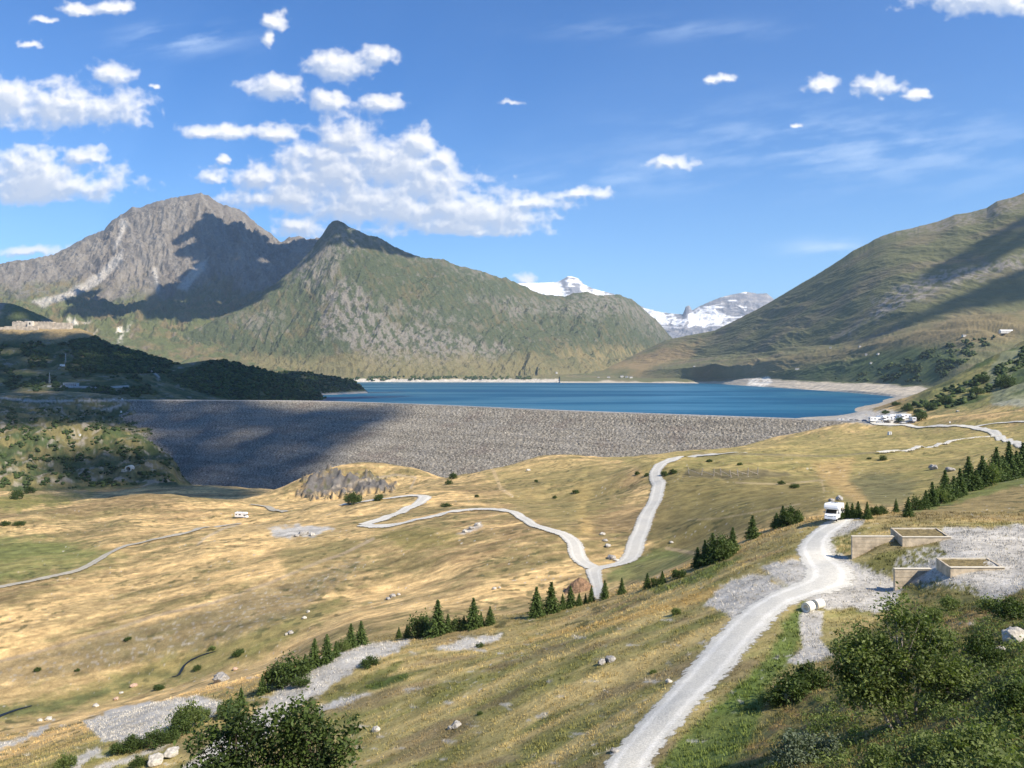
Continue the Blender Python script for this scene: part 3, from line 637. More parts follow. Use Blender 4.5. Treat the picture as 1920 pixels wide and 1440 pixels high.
mountain('mountain_snow', 850, 1600, 600, [
  [(850,680,12500),(1600,680,12500)],
  [(850,560,17000),(940,531,17000),(985,531,17000),(1045,529,17000),(1055,524,17000),(1064,519,17000),(1072,518,17000),(1084,522,17000),(1095,533,17000),(1110,541,17000),(1150,551,17000),(1185,566,17000),(1210,578,16500),(1240,586,16000),(1280,590,15500),(1286,575,15500),(1292,573,15500),(1298,582,15500),(1315,573,15500),(1330,566,15500),(1350,558,15500),(1370,553,15500),(1400,547,15500),(1420,551,15500),(1438,550,15500),(1455,565,15500),(1600,640,15500)]],
  [300, 20], 260, col_snow, mt_mat, 'distant snow covered peaks and glacier seen through the gap in the valley', seed=290, wave=600, curve=1., back=3000)
def col_dark(X, Y, Z, G, U, V, S, n):
    w = fbm(X/120, Y/120, 5, 141)
    return lerp(arr(np.array((.10, .12, .05)), X), np.array((.2, .19, .16)), sstep(0, .3, w))
mountain('spur_left', -400, 180, 300, [[(-400,700,2900),(180,700,2900)], [(-400,540,3300),(0,568,3300),(28,571,3300),(60,584,3300),(95,600,3300),(130,618,3300),(180,660,3300)]], [120, 20], 25, col_dark, mt_mat,
  'small dark pointed spur behind the fort', seed=310, wave=90, back=600)
def col_hill(X, Y, Z, G, U, V, S, n):
    w = fbm(X/70, Y/70, 5, 151); w2 = fbm(X/22, Y/22, 4, 152)
    C = lerp(arr(np.array((.17, .155, .07)), X), np.array((.06, .085, .03)), sstep(-.2, .15, w+.3*w2))
    C = lerp(C, np.array((.26, .24, .21)), sstep(.2, .42, w2-.3*w)*.7)
    C = lerp(C, np.array((.34, .25, .13)), sstep(650, 625, V)*(U < 190)*.85)
    C = lerp(C, np.array((.4, .37, .32)), sstep(-84, -91, Z)*.9)
    for p in ([(-50, 742), (20, 748), (60, 742), (95, 738), (150, 747)], [(90, 724), (200, 727), (240, 724)], [(255, 695), (285, 695), (298, 707)]):
        C = lerp(C, np.array((.42, .41, .38)), lineline(U, V, p, 1.8)*.8)
    return C
mountain('hill_fort', -500, 520, 620, [
  [(-500,790,1400),(0,757,1530),(120,754,1580),(240,754,1640),(520,770,1900)],
  [(-500,700,1750),(0,690,1850),(120,695,1850),(240,705,1850),(520,760,2100)],
  [(-500,600,2250),(0,616,2300),(130,615,2300),(150,616,2300),(170,624,2300),(185,634,2300),(200,643,2280),(250,657,2250),(320,678,2200),(380,700,2200),(520,765,2200)]],
  [90, 170, 20], 14, col_hill, hill_mat, 'dark shaded hill with the old fort on its crest', seed=320, wave=70, back=500, jag=.6)
mountain('hill_wood', 150, 640, 420, [
  [(150,775,1650),(250,772,1700),(420,768,1900),(560,760,2150),(612,749,2300),(640,749,2300)],
  [(150,740,2000),(220,712,2000),(280,698,2050),(330,684,2100),(400,674,2150),(440,680,2170),(500,696,2200),(540,707,2220),(570,720,2260),(592,732,2300),(606,745,2330),(640,760,2340)]],
  [170, 20], 10, col_hill, hill_mat, 'low wooded hill ending in the lake behind the dam', seed=330, wave=60, back=500, jag=.5)
mountain('hill_point', 480, 720, 200, [
  [(480,748,2450),(560,745,2560),(640,740,2750),(690,737,2900),(720,738,2900)],
  [(480,700,2900),(530,694,2900),(570,697,2900),(620,705,2920),(660,713,2940),(676,723,2950),(690,735,2960),(720,745,2960)]],
  [90, 15], 7, col_hill, hill_mat, 'far wooded point jutting into the lake', seed=340, wave=50, back=300, jag=.4)

# ------------------------------------------------------------------ dam
CREST = [(-860, 1560), (-779, 1548), (-600, 1535), (-372, 1490), (-160, 1362), (33, 1197), (200, 1080), (364, 970), (440, 910), (500, 850), (560, 800)]
CREST_Z = -64.
def smooth_curve(pts, n):
    p = [Vector((a, b, 0)) for a, b in pts]; out = []
    for i in range(len(p)-1):
        p0 = p[max(i-1, 0)]; p1 = p[i]; p2 = p[i+1]; p3 = p[min(i+2, len(p)-1)]
        k = max(2, int(n*(p2-p1).length/1500)+2)
        for j in range(k):
            t = j/k; out.append(.5*((2*p1)+(-p0+p2)*t+(2*p0-5*p1+4*p2-p3)*t*t+(-p0+3*p1-3*p2+p3)*t**3))
    out.append(p[-1]); return np.array([(q.x, q.y) for q in out])
crest = smooth_curve(CREST, 300)
for _ in range(12): crest[1:-1] = (crest[:-2]+crest[1:-1]*2+crest[2:])/4
def resample(c, n):
    s = np.concatenate([[0], np.cumsum(np.hypot(*np.diff(c, axis=0).T))]); t = np.linspace(0, s[-1], n)
    return np.stack([np.interp(t, s, c[:, 0]), np.interp(t, s, c[:, 1])], 1), t
def build_dam():
    c, t = resample(crest, 1500); tn = np.gradient(c, axis=0); tn /= np.hypot(tn[:, 0], tn[:, 1])[:, None]
    nrm = np.stack([tn[:, 1], -tn[:, 0]], 1)              # downstream
    for _ in range(300): nrm[1:-1] = (nrm[:-2]+nrm[1:-1]+nrm[2:])/3
    root = empty('dam', (0, 0, 0), label='long grey rockfill embankment dam holding back the blue lake', cat='dam')
    d = np.concatenate([[0], np.linspace(2, 460, 330)])
    P = c[:, None]+nrm[:, None]*d[None, :, None]
    X, Y = P[..., 0], P[..., 1]; s = t[:, None]+0*d[None]
    prof = np.where(d < 60, d*.34, 60*.34+(d-60)*.255)
    Z = CREST_Z-.6-prof[None]+0*X
    w = sstep(0, 6, d)[None]
    Z = Z+w*(ridged(s/9, (d[None]+0*s)/6, 4, 401, .65)*2.0+fbm(s/50, (d[None]+0*s)/40, 3, 402)*1.6+perlin(s/3.3, (d[None]+0*s)/2.6, 403)*1.5)
    Z -= 1.0*w*sstep(3, 0, np.abs(d[None]-95-.02*s+6*np.sin(s/300)))*0
    tone = fbm(s/60, (d[None]+0*s)/60, 4, 405); cell = perlin(s/3.4, (d[None]+0*s)/3., 406); cell2 = perlin(s/1.9, d[None]/1.7+0*s, 407)
    C = arr(np.array((.365, .335, .29)), X)*np.array((1., .985, .93))*np.clip(1+.6*cell+.55*cell2+.22*tone, .15, 3)[..., None]
    C = lerp(C, np.array((.36, .34, .31)), sstep(.0, .5, tone)*.3); C = lerp(C, np.array((.30, .235, .20)), sstep(.1, .5, -tone)*.35)
    bnd = fbm(s/400, d[None]/16+0*s, 3, 411); C = C*(1+.32*bnd)[..., None]
    C = lerp(C, np.array((.7, .68, .64)), sstep(.62, .8, perlin(s/3.1, d[None]/2.7+0*s, 408))*.7)
    C = lerp(C, np.array((.07, .065, .06)), sstep(.5, .8, perlin(s/3.6, d[None]/3.+0*s, 409))*.75)
    C = lerp(C, np.array((.42, .38, .32)), sstep(5, 2, np.abs(d[None]-(110+.03*(s-1400)+5*np.sin(s/80))))*sstep(950, 1150, s)*.85)
    C = lerp(C, np.array((.44, .41, .36)), sstep(3.5, 1.2, np.abs(d[None]-(62+4*np.sin(s/130))))*sstep(500, 900, s)*.5)
    m = colmat('rockfill', [(.35, .45), (1.1, .35)], [(.4, 5.), (1.2, 2.)])
    mesh_np('rockfill_face', np.stack([X, Y, Z], -1).reshape(-1, 3), gridq(len(t), len(d)), mat=m, col=np.clip(C, .02, .9).reshape(-1, 3), parent=root)
    SURF['dam'] = (c, nrm)
    # crest road and upstream slope
    ci = c[::6]; ni = nrm[::6]; n = len(ci)
    def strip(offs, zs):
        V = np.concatenate([np.stack([*(ci+ni*o).T, np.full(n, z)], 1) for o, z in zip(offs, zs)])
        q = [];
        for k in range(len(offs)-1):
            i = np.arange(n-1)+k*n; q.append(np.stack([i, i+n, i+n+1, i+1], 1))
        return V, np.concatenate(q)
    V, q = strip([0.2, -11], [CREST_Z, CREST_Z]); mesh_np('crest_road', V, q, mat=pmat('crest_gravel', (.5, .48, .44), var=.12, vscale=.2), parent=root)
    V, q = strip([.9, .9, .2, .2], [CREST_Z-1.5, CREST_Z+.7, CREST_Z+.7, CREST_Z-1]); mesh_np('parapet', V, q, mat=pmat('parapet_stone', (.45, .42, .38), var=.2, vscale=.3), parent=root)
    V, q = strip([-11.01, -250], [CREST_Z-.3, CREST_Z-75]); mesh_np('upstream_face', V, q, mat=pmat('upstream_rock', (.33, .31, .28), var=.3, vscale=.3, bump=1, bscale=.5), parent=root)
build_dam()

# ------------------------------------------------------------------ water
def build_water():
    m = bpy.data.materials.new('lake_water'); m.use_nodes = True; T = NT(m.node_tree); b = T.n['Principled BSDF']
    co = T.node('ShaderNodeTexCoord').outputs['Object']
    mp = T.node('ShaderNodeMapping'); T.l.new(co, mp.inputs['Vector']); mp.inputs['Scale'].default_value = (.0011, .0030, 1); mp.inputs['Rotation'].default_value = (0, 0, R(6))
    n = T.noise(mp.outputs[0], 1., 5, .55, .6)
    c = T.mix(T.ramp(n, .36, .62), (.005, .070, .145), (.008, .12, .205))
    T.l.new(c, b.inputs['Base Color']); b.inputs['Roughness'].default_value = .35; b.inputs['IOR'].default_value = 1.33
    T.l.new(T.ramp(n, .38, .6, .55, .3), b.inputs['Roughness']); b.inputs['Specular IOR Level'].default_value = .28
    bp = T.node('ShaderNodeBump'); bp.inputs['Strength'].default_value = 1; bp.inputs['Distance'].default_value = .5
    T.l.new(T.noise(co, .35, 4, .6), bp.inputs['Height']); T.l.new(bp.outputs[0], b.inputs['Normal'])
    c2 = crest[::8]; V = [(x, y+14, WATER_Z) for x, y in c2]+[(900, 1500, WATER_Z), (4000, 2500, WATER_Z), (4000, 6500, WATER_Z), (-4000, 6500, WATER_Z), (-1500, 1700, WATER_Z)]
    me = bpy.data.meshes.new('lake'); me.from_pydata(V, [], [tuple(range(len(V)))]); me.materials.append(m)
    o = bpy.data.objects.new('lake', me); COL.objects.link(o)
    tag(o, 'deep teal blue reservoir lake behind the dam', 'lake', kind='structure')
build_water()
# ------------------------------------------------------------------ ray helpers for the dam, world lookups
def dam_hit(u, v):
    d = np.array(((u-CX)/F, 1., (VH-v)/F)); c, nrm = SURF['dam']
    for y in np.arange(820, 1650, 3.):
        x, yy, z = d*y
        i = np.argmin((c[:, 0]-x)**2+(c[:, 1]-yy)**2); dist = (np.array((x, yy))-c[i])@nrm[i]
        h = CREST_Z-(dist*.34 if dist < 60 else 20.4+(dist-60)*.255) if dist > 0 else CREST_Z
        if z <= h: break
    return Vector((x, yy, z))
class DamS:
    hit = staticmethod(dam_hit)
SURF['dam_face'] = DamS
def P3(u, v, Y): return Vector(((u-CX)/F*Y, Y, (VH-v)/F*Y))

# ------------------------------------------------------------------ clouds added out of view, outlined to cast the shade on the slopes
def ico(sub):
    import bmesh
    bm = bmesh.new(); bmesh.ops.create_icosphere(bm, subdivisions=sub, radius=1)
    V = np.array([v.co[:] for v in bm.verts]); T = np.array([[v.index for v in f.verts] for f in bm.faces]); bm.free(); return V, T
ICO1, ICO3 = ico(2), ico(4)
def in_poly(x, y, P):
    c = False; n = len(P)
    for i in range(n):
        ax, ay = P[i]; bx, by = P[(i+1) % n]
        if (ay > y) != (by > y) and x < (bx-ax)*(y-ay)/(by-ay)+ax: c = not c
    return c
def shade_cloud(surf, poly, zc=4300., dens=260, mat=None, rf=.8):
    """a cumulus of puffs high above, placed up the sun's direction from the ground it shades"""
    pts = []
    n = len(poly)
    for i in range(n):
        a, b = poly[i], poly[(i+1) % n]; k = max(1, int(math.hypot(a[0]-b[0], a[1]-b[1])/25))
        for j in range(k):
            u = a[0]+(b[0]-a[0])*j/k; v = a[1]+(b[1]-a[1])*j/k
            g = SURF[surf].hit(u, v) if len(a) < 3 else P3(u, v, a[2]+(b[2]-a[2])*j/k); q = g+L*((zc-g.z)/L.z); pts.append((q.x, q.y))
    A = abs(sum(pts[i][0]*pts[(i+1) % len(pts)][1]-pts[(i+1) % len(pts)][0]*pts[i][1] for i in range(len(pts))))/2
    s = math.sqrt(A/dens); xs = [p[0] for p in pts]; ys = [p[1] for p in pts]
    V, T, k = [], [], 0; rr = random.Random(int(A) % 9973)
    y = min(ys)-s
    while y < max(ys)+s:
        x = min(xs)-s
        while x < max(xs)+s:
            px = x+rr.uniform(-.4, .4)*s; py = y+rr.uniform(-.4, .4)*s
            ok = in_poly(px, py, pts)
            if ok or (rr.random() < .25 and in_poly(px+rr.uniform(-s, s), py+rr.uniform(-s, s), pts)):
                r = s*rr.uniform(.75, 1.05)*rf if ok else s*rr.uniform(.2, .5)
                v = ICO1[0]*np.array((r, r*rr.uniform(.8, 1.1), r*.6))*(1+.15*_rng.standard_normal((len(ICO1[0]), 1)))
                V.append(v+np.array((px, py, zc+rr.uniform(-.3, .6)*s))); T.append(ICO1[1]+k); k += len(v)
            x += s
        y += s
    o = mesh_np('cloud', np.concatenate(V), T=np.concatenate(T), mat=mat, smooth=True)
    return tag(o, 'unseen white cumulus cloud shaped to cast shade on the slopes', 'cloud', kind='structure')
cloud_m = pmat('cloud_white', (.9, .9, .9), rough=1)
for surf, poly in [
    ('mountain_left', [(345,440),(372,425),(400,413),(450,428),(500,452),(540,462),(600,450),(640,500),(560,560),(450,603),(380,600),(330,594),(260,587),(140,582),(142,556),(170,550),(215,572),(300,560),(350,520),(395,490),(360,475)]),
    ('mountain_mid', [(555,500),(600,442),(627,408),(650,412),(700,438),(760,462),(775,482),(700,468),(640,458),(605,470),(575,495)]),
    ('hill_fort', [(-450,622),(40,624),(100,626),(180,630),(240,652),(330,674),(520,762),(520,775),(240,760),(-450,770)]),
    ('hill_wood', [(170,700),(280,690),(420,668),(500,690),(640,745),(645,762),(400,775),(170,780)]),
    ('hill_point', [(490,690),(620,700),(700,735),(720,745),(600,750),(490,750)]),
    ('spur_left', [(-380,545),(20,562),(60,575),(140,612),(180,660),(180,700),(-380,700)]),
    ('dam_face', [(232,752),(470,753),(490,762),(600,768),(690,762),(750,764),(735,785),(690,812),(640,845),(590,890),(560,930),(500,940),(400,935),(340,925),(300,860),(270,800)]),
    ('ground', [(60,858),(120,848),(200,842),(320,846),(352,880),(350,912),(300,914),(180,913),(110,905)]),
    ('ground', [(-100,742),(240,742),(290,770),(300,800),(250,806),(200,798),(120,797),(60,802),(-100,806)]),
    ('ground', [(100,912,950),(250,912,900),(350,908,900),(490,917,850),(520,925,700),(480,935,610),(380,940,590),(280,945,585),(180,945,585),(90,940,620)]),
    ('mountain_right', [(1718,527),(1780,490),(1920,403),(2100,330),(2250,330),(2200,420),(1920,458),(1830,508),(1760,530)]),
    ('mountain_right', [(1600,640),(1660,612),(1760,572),(1920,505),(2150,430),(2200,520),(1920,566),(1800,580),(1710,610),(1650,632)]),
    ('mountain_right', [(1325,712),(1370,696),(1400,690),(1390,700),(1360,712)])]:
    shade_cloud(surf, poly, mat=cloud_m, rf=1. if surf == 'mountain_left' else .8)

# ------------------------------------------------------------------ mesh builder
class MB:
    def __init__(s): s.V = []; s.Fc = []; s.k = 0
    def add(s, V, Fc):
        s.V += [tuple(v) for v in V]; s.Fc += [tuple(i+s.k for i in f) for f in Fc]; s.k += len(V); return s
    def box(s, c, d, M=None, taper=1.):
        V = []
        for z in (-.5, .5):
            t = 1 if z < 0 else taper
            for x, y in ((-.5, -.5), (.5, -.5), (.5, .5), (-.5, .5)): V.append(Vector((x*d[0]*t, y*d[1]*t, z*d[2])))
        if M: V = [M @ v for v in V]
        V = [v+Vector(c) for v in V]
        return s.add(V, [(0, 3, 2, 1), (4, 5, 6, 7), (0, 1, 5, 4), (1, 2, 6, 5), (2, 3, 7, 6), (3, 0, 4, 7)])
    def cyl(s, a, b, r, r2=None, n=10, cap=True):
        a, b = Vector(a), Vector(b); r2 = r if r2 is None else r2; d = (b-a).normalized()
        x = d.orthogonal().normalized(); y = d.cross(x); V = []
        for p, q in ((a, r), (b, r2)):
            for i in range(n): t = 2*math.pi*i/n; V.append(p+x*math.cos(t)*q+y*math.sin(t)*q)
        Fc = [(i, (i+1) % n, n+(i+1) % n, n+i) for i in range(n)]
        if cap: Fc += [tuple(range(n))[::-1], tuple(range(n, 2*n))]
        return s.add(V, Fc)
    def prism(s, prof, w0, w1, axis='x', inset=None):
        """profile polygon (a, z) swept across; prof on (y, z) swept in x"""
        n = len(prof); V = [(w0, a, z) for a, z in prof]+[(w1, a, z) for a, z in prof]
        Fc = [(i, (i+1) % n, n+(i+1) % n, n+i) for i in range(n)]+[tuple(range(n))[::-1], tuple(range(n, 2*n))]
        return s.add(V, Fc)
    def build(s, name, mat, parent=None, bevel=0, smooth=False):
        me = bpy.data.meshes.new(name); me.from_pydata(s.V, [], s.Fc); me.materials.append(mat)
        import bmesh
        bm = bmesh.new(); bm.from_mesh(me); bmesh.ops.recalc_face_normals(bm, faces=bm.faces)
        if bevel: bmesh.ops.bevel(bm, geom=bm.edges[:], offset=bevel, segments=2, affect='EDGES', clamp_overlap=True)
        if smooth:
            for f in bm.faces: f.smooth = True
        bm.to_mesh(me); bm.free()
        o = bpy.data.objects.new(name, me); COL.objects.link(o)
        if parent: o.parent = parent
        return o
def copy_tree(o, parent=None):
    c = o.copy(); COL.objects.link(c)
    if parent: c.parent = parent; c.matrix_parent_inverse = o.matrix_parent_inverse
    for ch in [x for x in bpy.data.objects if x.parent == o]: copy_tree(ch, c)
    return c
def relabel(o, label, group=None):
    o['label'] = label
    if group: o['group'] = group
    return o
def gpos(u, v, Y=None, surf='ground'):
    p = SURF[surf].hit(u, v) if Y is None else None
    if Y: x = (u-CX)/F*Y; p = Vector((x, Y, GR.z_at(x, Y)))
    return p

# ------------------------------------------------------------------ roads
def road(name, pts, width, label, mat, cat=None, lift=.05, step=1.2, smooth=3, edge=.12, surf=GR, ws=1.):
    P = []
    for p in pts: P.append(surf.hit(p[0], p[1]))
    W = [(p[2] if len(p) > 2 else width)*ws for p in pts]
    c = np.array([(p.x, p.y) for p in P]); W = np.array(W)
    s = np.concatenate([[0], np.cumsum(np.hypot(*np.diff(c, axis=0).T))]); n = max(8, int(s[-1]/step)); t = np.linspace(0, s[-1], n)
    x = np.interp(t, s, c[:, 0]); y = np.interp(t, s, c[:, 1]); w = np.interp(t, s, W)
    for _ in range(int(smooth*4/step)+2):
        x[1:-1] = (x[:-2]+2*x[1:-1]+x[2:])/4; y[1:-1] = (y[:-2]+2*y[1:-1]+y[2:])/4; w[1:-1] = (w[:-2]+2*w[1:-1]+w[2:])/4
    tx, ty = np.gradient(x), np.gradient(y); l = np.hypot(tx, ty)+1e-9; nx, ny = ty/l, -tx/l
    K = 11; V = np.zeros((n, K, 3)); att = np.zeros((n, K))
    el = perlin(t/1.3, t*0, 701)*edge*2+perlin(t/.5, t*0, 702)*edge; er = perlin(t/1.3, t*0+5, 703)*edge*2+perlin(t/.5, t*0+5, 704)*edge
    for j in range(K):
        f = j/(K-1)*2-1; e = el if f < 0 else er; off = f*(w/2*1.12+np.abs(f)*e)
        X = x+nx*off; Yy = y+ny*off
        Z = np.array([surf.z_at(a, b) for a, b in zip(X, Yy)]); V[:, j] = np.stack([X, Yy, Z], 1); att[:, j] = abs(f)
    zc = V[..., 2].copy(); V[..., 2] = zc+lift*.6+(.0004+.0004*(V[..., 1] > 180))*V[..., 1]
    V[:, 0, 2] -= lift*.5; V[:, -1, 2] -= lift*.5
    o = mesh_np(name, V.reshape(-1, 3), gridq(n, K), mat=mat, smooth=True, attr={'across': att.ravel()})
    return tag(o, label, cat or name, kind='structure')
def road_mat(name, a, b, escale=1.2):
    m = bpy.data.materials.new(name); m.use_nodes = True; T = NT(m.node_tree); bs = T.n['Principled BSDF']; bs.inputs['Roughness'].default_value = .95; bs.inputs['Specular IOR Level'].default_value = .1
    at = T.node('ShaderNodeAttribute', attribute_name='across').outputs['Fac']; co = T.node('ShaderNodeTexCoord').outputs['Object']
    rut = T.ramp(T.math('ABSOLUTE', T.math('SUBTRACT', at, .48)), .22, .02)
    n = T.noise(co, .5, 5, .6); n2 = T.noise(co, 5, 5, .7)
    f = T.math('ADD', T.math('MULTIPLY', rut, .65), T.math('MULTIPLY', T.math('SUBTRACT', n, .5), 1.5), clamp=True)
    c = T.mix(f, b, a); c = T.mix(1., c, T.ramp(n2, .3, .7, .82, 1.12), 'MULTIPLY'); T.l.new(c, bs.inputs['Base Color'])
    bp = T.node('ShaderNodeBump'); bp.inputs['Distance'].default_value = .05; bp.inputs['Strength'].default_value = 1; T.l.new(n2, bp.inputs['Height']); T.l.new(bp.outputs[0], bs.inputs['Normal'])
    n3 = T.noise(co, escale, 5, .75); al = T.ramp(T.math('ADD', at, T.math('MULTIPLY', T.math('SUBTRACT', n3, .5), 1.1)), .97, .80)
    T.l.new(al, bs.inputs['Alpha'])
    return m
rm_white = road_mat('white_gravel', (.80, .77, .69), (.60, .575, .50)); rm_track = road_mat('pale_track', (.66, .635, .56), (.54, .515, .45)); rm_dirt = road_mat('grey_track', (.46, .43, .37), (.36, .33, .26))
road('road', [(1155,1475,2.6),(1185,1415,2.9),(1215,1380,3.1),(1260,1328,3.4),(1305,1280,3.6),(1345,1235,4.0),(1375,1198,4.1),(1405,1165,4.2),(1440,1135,4.2),(1480,1115,4.4),(1520,1103,4.6),(1552,1090,4.8),(1556,1075,4.6),(1540,1055,4.),(1526,1035,3.7),(1526,1018,3.6),(1540,1000,3.6),(1560,988,3.8),(1572,978,3.8),(1585,973,3.2),(1612,971,2.6)], 3.6,
     'white gravel track climbing from the bottom edge past the pipes to the camper', rm_white, 'road', lift=.05, step=.5, smooth=1.2, ws=1.28)
road('road', [(1122,1124,2.6),(1122,1105,2.8),(1116,1085,3.4),(1112,1067,5),(1140,1063,5.5),(1168,1057,6),(1188,1038,6),(1198,1005,6),(1212,968,6),(1230,935,6),(1236,908,6),(1228,886,6),(1238,872,7),(1262,861,8),(1300,855,8),(1350,852,6),(1400,850,4)], 5,
     'white gravel road winding up the grassy slope towards the dam', rm_track, 'road', lift=.12, smooth=2.)
road('road', [(1112,1066,5),(1092,1055,5),(1082,1040,5.5),(1078,1020,5),(1062,1004,4.5),(1035,996,4),(1005,988,4),(985,975,4),(962,961,4.5),(935,956,5),(900,955,6),(860,958,6),(800,972,6),(745,984,6),(700,988,6),(680,985,6)], 5,
     'pale road crossing the golden meadow to the hairpin', rm_track, 'road', lift=.15, smooth=2.)
road('road', [(680,985,6),(715,976,6),(750,963,6),(775,950,6),(795,936,7),(798,932,7),(780,930,7),(740,933,7),(690,940,6),(640,947,5)], 5,
     'pale road from the hairpin to the rock outcrop', rm_track, 'road', lift=.2, smooth=2.)
road('road', [(-60,1112),(0,1102),(60,1090),(130,1076),(160,1065),(200,1040),(240,1022),(300,1010),(360,998),(420,986),(450,983)], 3.2, 'narrow grey road through the dry meadow on the left', rm_dirt, 'road', lift=.15, smooth=3.)
road('road', [(470,947),(500,950),(535,961)], 4, 'short piece of grey road beyond the parked van', rm_dirt, 'road', lift=.2)
road('road', [(1560,793,7),(1640,796,8),(1700,797,9),(1780,799,10),(1830,803,10),(1868,815,8),(1900,829,6.5),(1945,850,6)], 6, 'pale road running from the car park at the end of the dam', rm_track, 'road', lift=.35, smooth=6.)
road('road', [(1872,818,4),(1830,822,4),(1780,829,4),(1720,841,4),(1680,848,3.5),(1645,851,3)], 4.5, 'thin pale track branching below the car park road', rm_track, 'road', lift=1.6, smooth=5.)
road('road', [(1825,801,4),(1880,793,4),(1960,789,4)], 4, 'short pale lane leaving the car park road uphill', rm_track, 'road', lift=.3, smooth=4.)
def stream():
    m = pmat('stream_water', (.012, .02, .03), rough=.5, spec=.15)
    for pts, w, lab in (([(322, 1270, .5), (335, 1270, 1.6), (342, 1252, 2), (348, 1240, 1.4), (380, 1228, 1.2), (405, 1222, .6)], 1, 'short dark reach of stream bending by the leafy bushes'), ([(-40, 1355, 4.5), (0, 1343, 4), (25, 1332, 2.5), (60, 1324, .6)], 1, 'dark pool of the stream at the left edge of the valley floor'),):
        road('stream', [(a, b, c*.4) for a, b, c in pts], w, lab, m, 'stream', lift=.08, smooth=1.)
stream()

# ------------------------------------------------------------------ concrete works
conc = pmat('concrete', (.50, .42, .31), rough=.9, var=.28, vscale=.9, bump=.03, bscale=6)
conc_pale = pmat('pale_concrete', (.66, .60, .48), rough=.85, var=.10, vscale=2, bump=.01, bscale=9)
turf = pmat('turf', (.20, .155, .07), rough=1, var=.35, vscale=1.5, bump=.2, bscale=5)
def boards(mb, x0, x1, z0, z1, y):      # board-mark ridges on a wall face
    z = z0+.55
    while z < z1-.2: mb.box(((x0+x1)/2, y, z), (x1-x0-.1, .03, .035)); z += .55
def wing_wall(u0, u1, vt, vb, Y, label, depth):
    x0, x1 = (u0-CX)/F*Y, (u1-CX)/F*Y; zt = (VH-vt)/F*Y; zb = (VH-vb)/F*Y-1.5
    t = empty('retaining_wall', ((x0+x1)/2, Y, zb+1.5), label=label, cat='concrete wall', group='concrete wing walls beside the gravel yard')
    w = (x1-x0)/2; h = zt-zb-1.5
    mb = MB(); mb.box((0, .2, h/2-.75), (2*w, .4, h+1.5)); boards(mb, -w, w, .0, h, -.012); mb.build('wall_panel', conc, t)
    mb = MB(); mb.box((-w+1.2, .8, h/2-.9), (.35, .8-.01, h+.9)); mb.build('buttress', conc, t)
    mb = MB(); mb.box((0, .19, h+.03), (2*w+.08, .5, .07)); mb.build('coping', conc_pale, t)
    return t
wing_wall(1598, 1676, 1006, 1047, 109, 'tall concrete wing wall nearest the camper beside the white track', 3.)
wing_wall(1678, 1746, 1067, 1107, 94.5, 'concrete wing wall behind the large leafy tree', 2.5)
def planter(ub, uf, wu, vb, vf, zt, label):
    Yb, Yf = -zt*F/(vb-VH), -zt*F/(vf-VH); xl = ((ub-CX)/F*Yb+(uf-CX)/F*Yf)/2; w = wu/F*Yf; d = Yb-Yf
    t = empty('concrete_parapet', (xl+w/2, Yf, zt-1.6), label=label, cat='concrete parapet', group='turf filled concrete boxes on the gravel terrace')
    th = .22; H = 3.2; zc = 1.6-H/2
    skew = ((ub-CX)/F*Yb-(uf-CX)/F*Yf)/2
    def wall(name, a, b):                       # straight wall between plan points
        a, b = Vector(a), Vector(b); dr = (b-a).normalized(); n = Vector((-dr.y, dr.x))*th/2
        V = [(a.x-n.x, a.y-n.y, 1.6-H), (b.x-n.x, b.y-n.y, 1.6-H), (b.x+n.x, b.y+n.y, 1.6-H), (a.x+n.x, a.y+n.y, 1.6-H)]
        V += [(x, y, 1.6) for x, y, z in V]
        MB().add(V, [(0, 3, 2, 1), (4, 5, 6, 7), (0, 1, 5, 4), (1, 2, 6, 5), (2, 3, 7, 6), (3, 0, 4, 7)]).build(name, conc_pale if name == 'rear_wall' else conc, t)
    FL, FR, BL, BR = (-w/2-skew, 0), (w/2-skew, 0), (-w/2+skew, d), (w/2+skew, d)
    wall('front_wall', (FL[0]-th/2, 0), (FR[0]+th/2, 0)); wall('rear_wall', (BL[0]-th/2, d), (BR[0]+th/2, d))
    wall('side_wall', (FL[0], th/2+.003), (BL[0], d-th/2-.003)); wall('side_wall', (FR[0], th/2+.003), (BR[0], d-th/2-.003))
    MB().add([(FL[0]-.15, -.2, 1.602), (FR[0]+.15, -.2, 1.602), (FR[0]+.15, .2, 1.602), (FL[0]-.15, .2, 1.602), (FL[0]-.15, -.2, 1.68), (FR[0]+.15, -.2, 1.68), (FR[0]+.15, .2, 1.68), (FL[0]-.15, .2, 1.68)],
             [(0, 3, 2, 1), (4, 5, 6, 7), (0, 1, 5, 4), (1, 2, 6, 5), (2, 3, 7, 6), (3, 0, 4, 7)]).build('coping', conc_pale, t)
    n = 18; V = []; Q = []
    for j in range(n):
        for i in range(n):
            a = i/(n-1); b = j/(n-1); x = (FL[0]+(FR[0]-FL[0])*a)*(1-b)+(BL[0]+(BR[0]-BL[0])*a)*b
            V.append((x, d*b, 1.42+.12*random.random()*(0 < i < n-1)*(0 < j < n-1)))
    mesh_np('turf_fill', V, gridq(n, n), mat=turf, parent=t, smooth=True)
planter(1672, 1693, 88, 990, 1007, -23.3, 'turf filled concrete parapet box higher up the gravel terrace')
planter(1757, 1783, 98, 1046, 1064, -22.9, 'turf filled concrete parapet box lower down near the leafy tree')
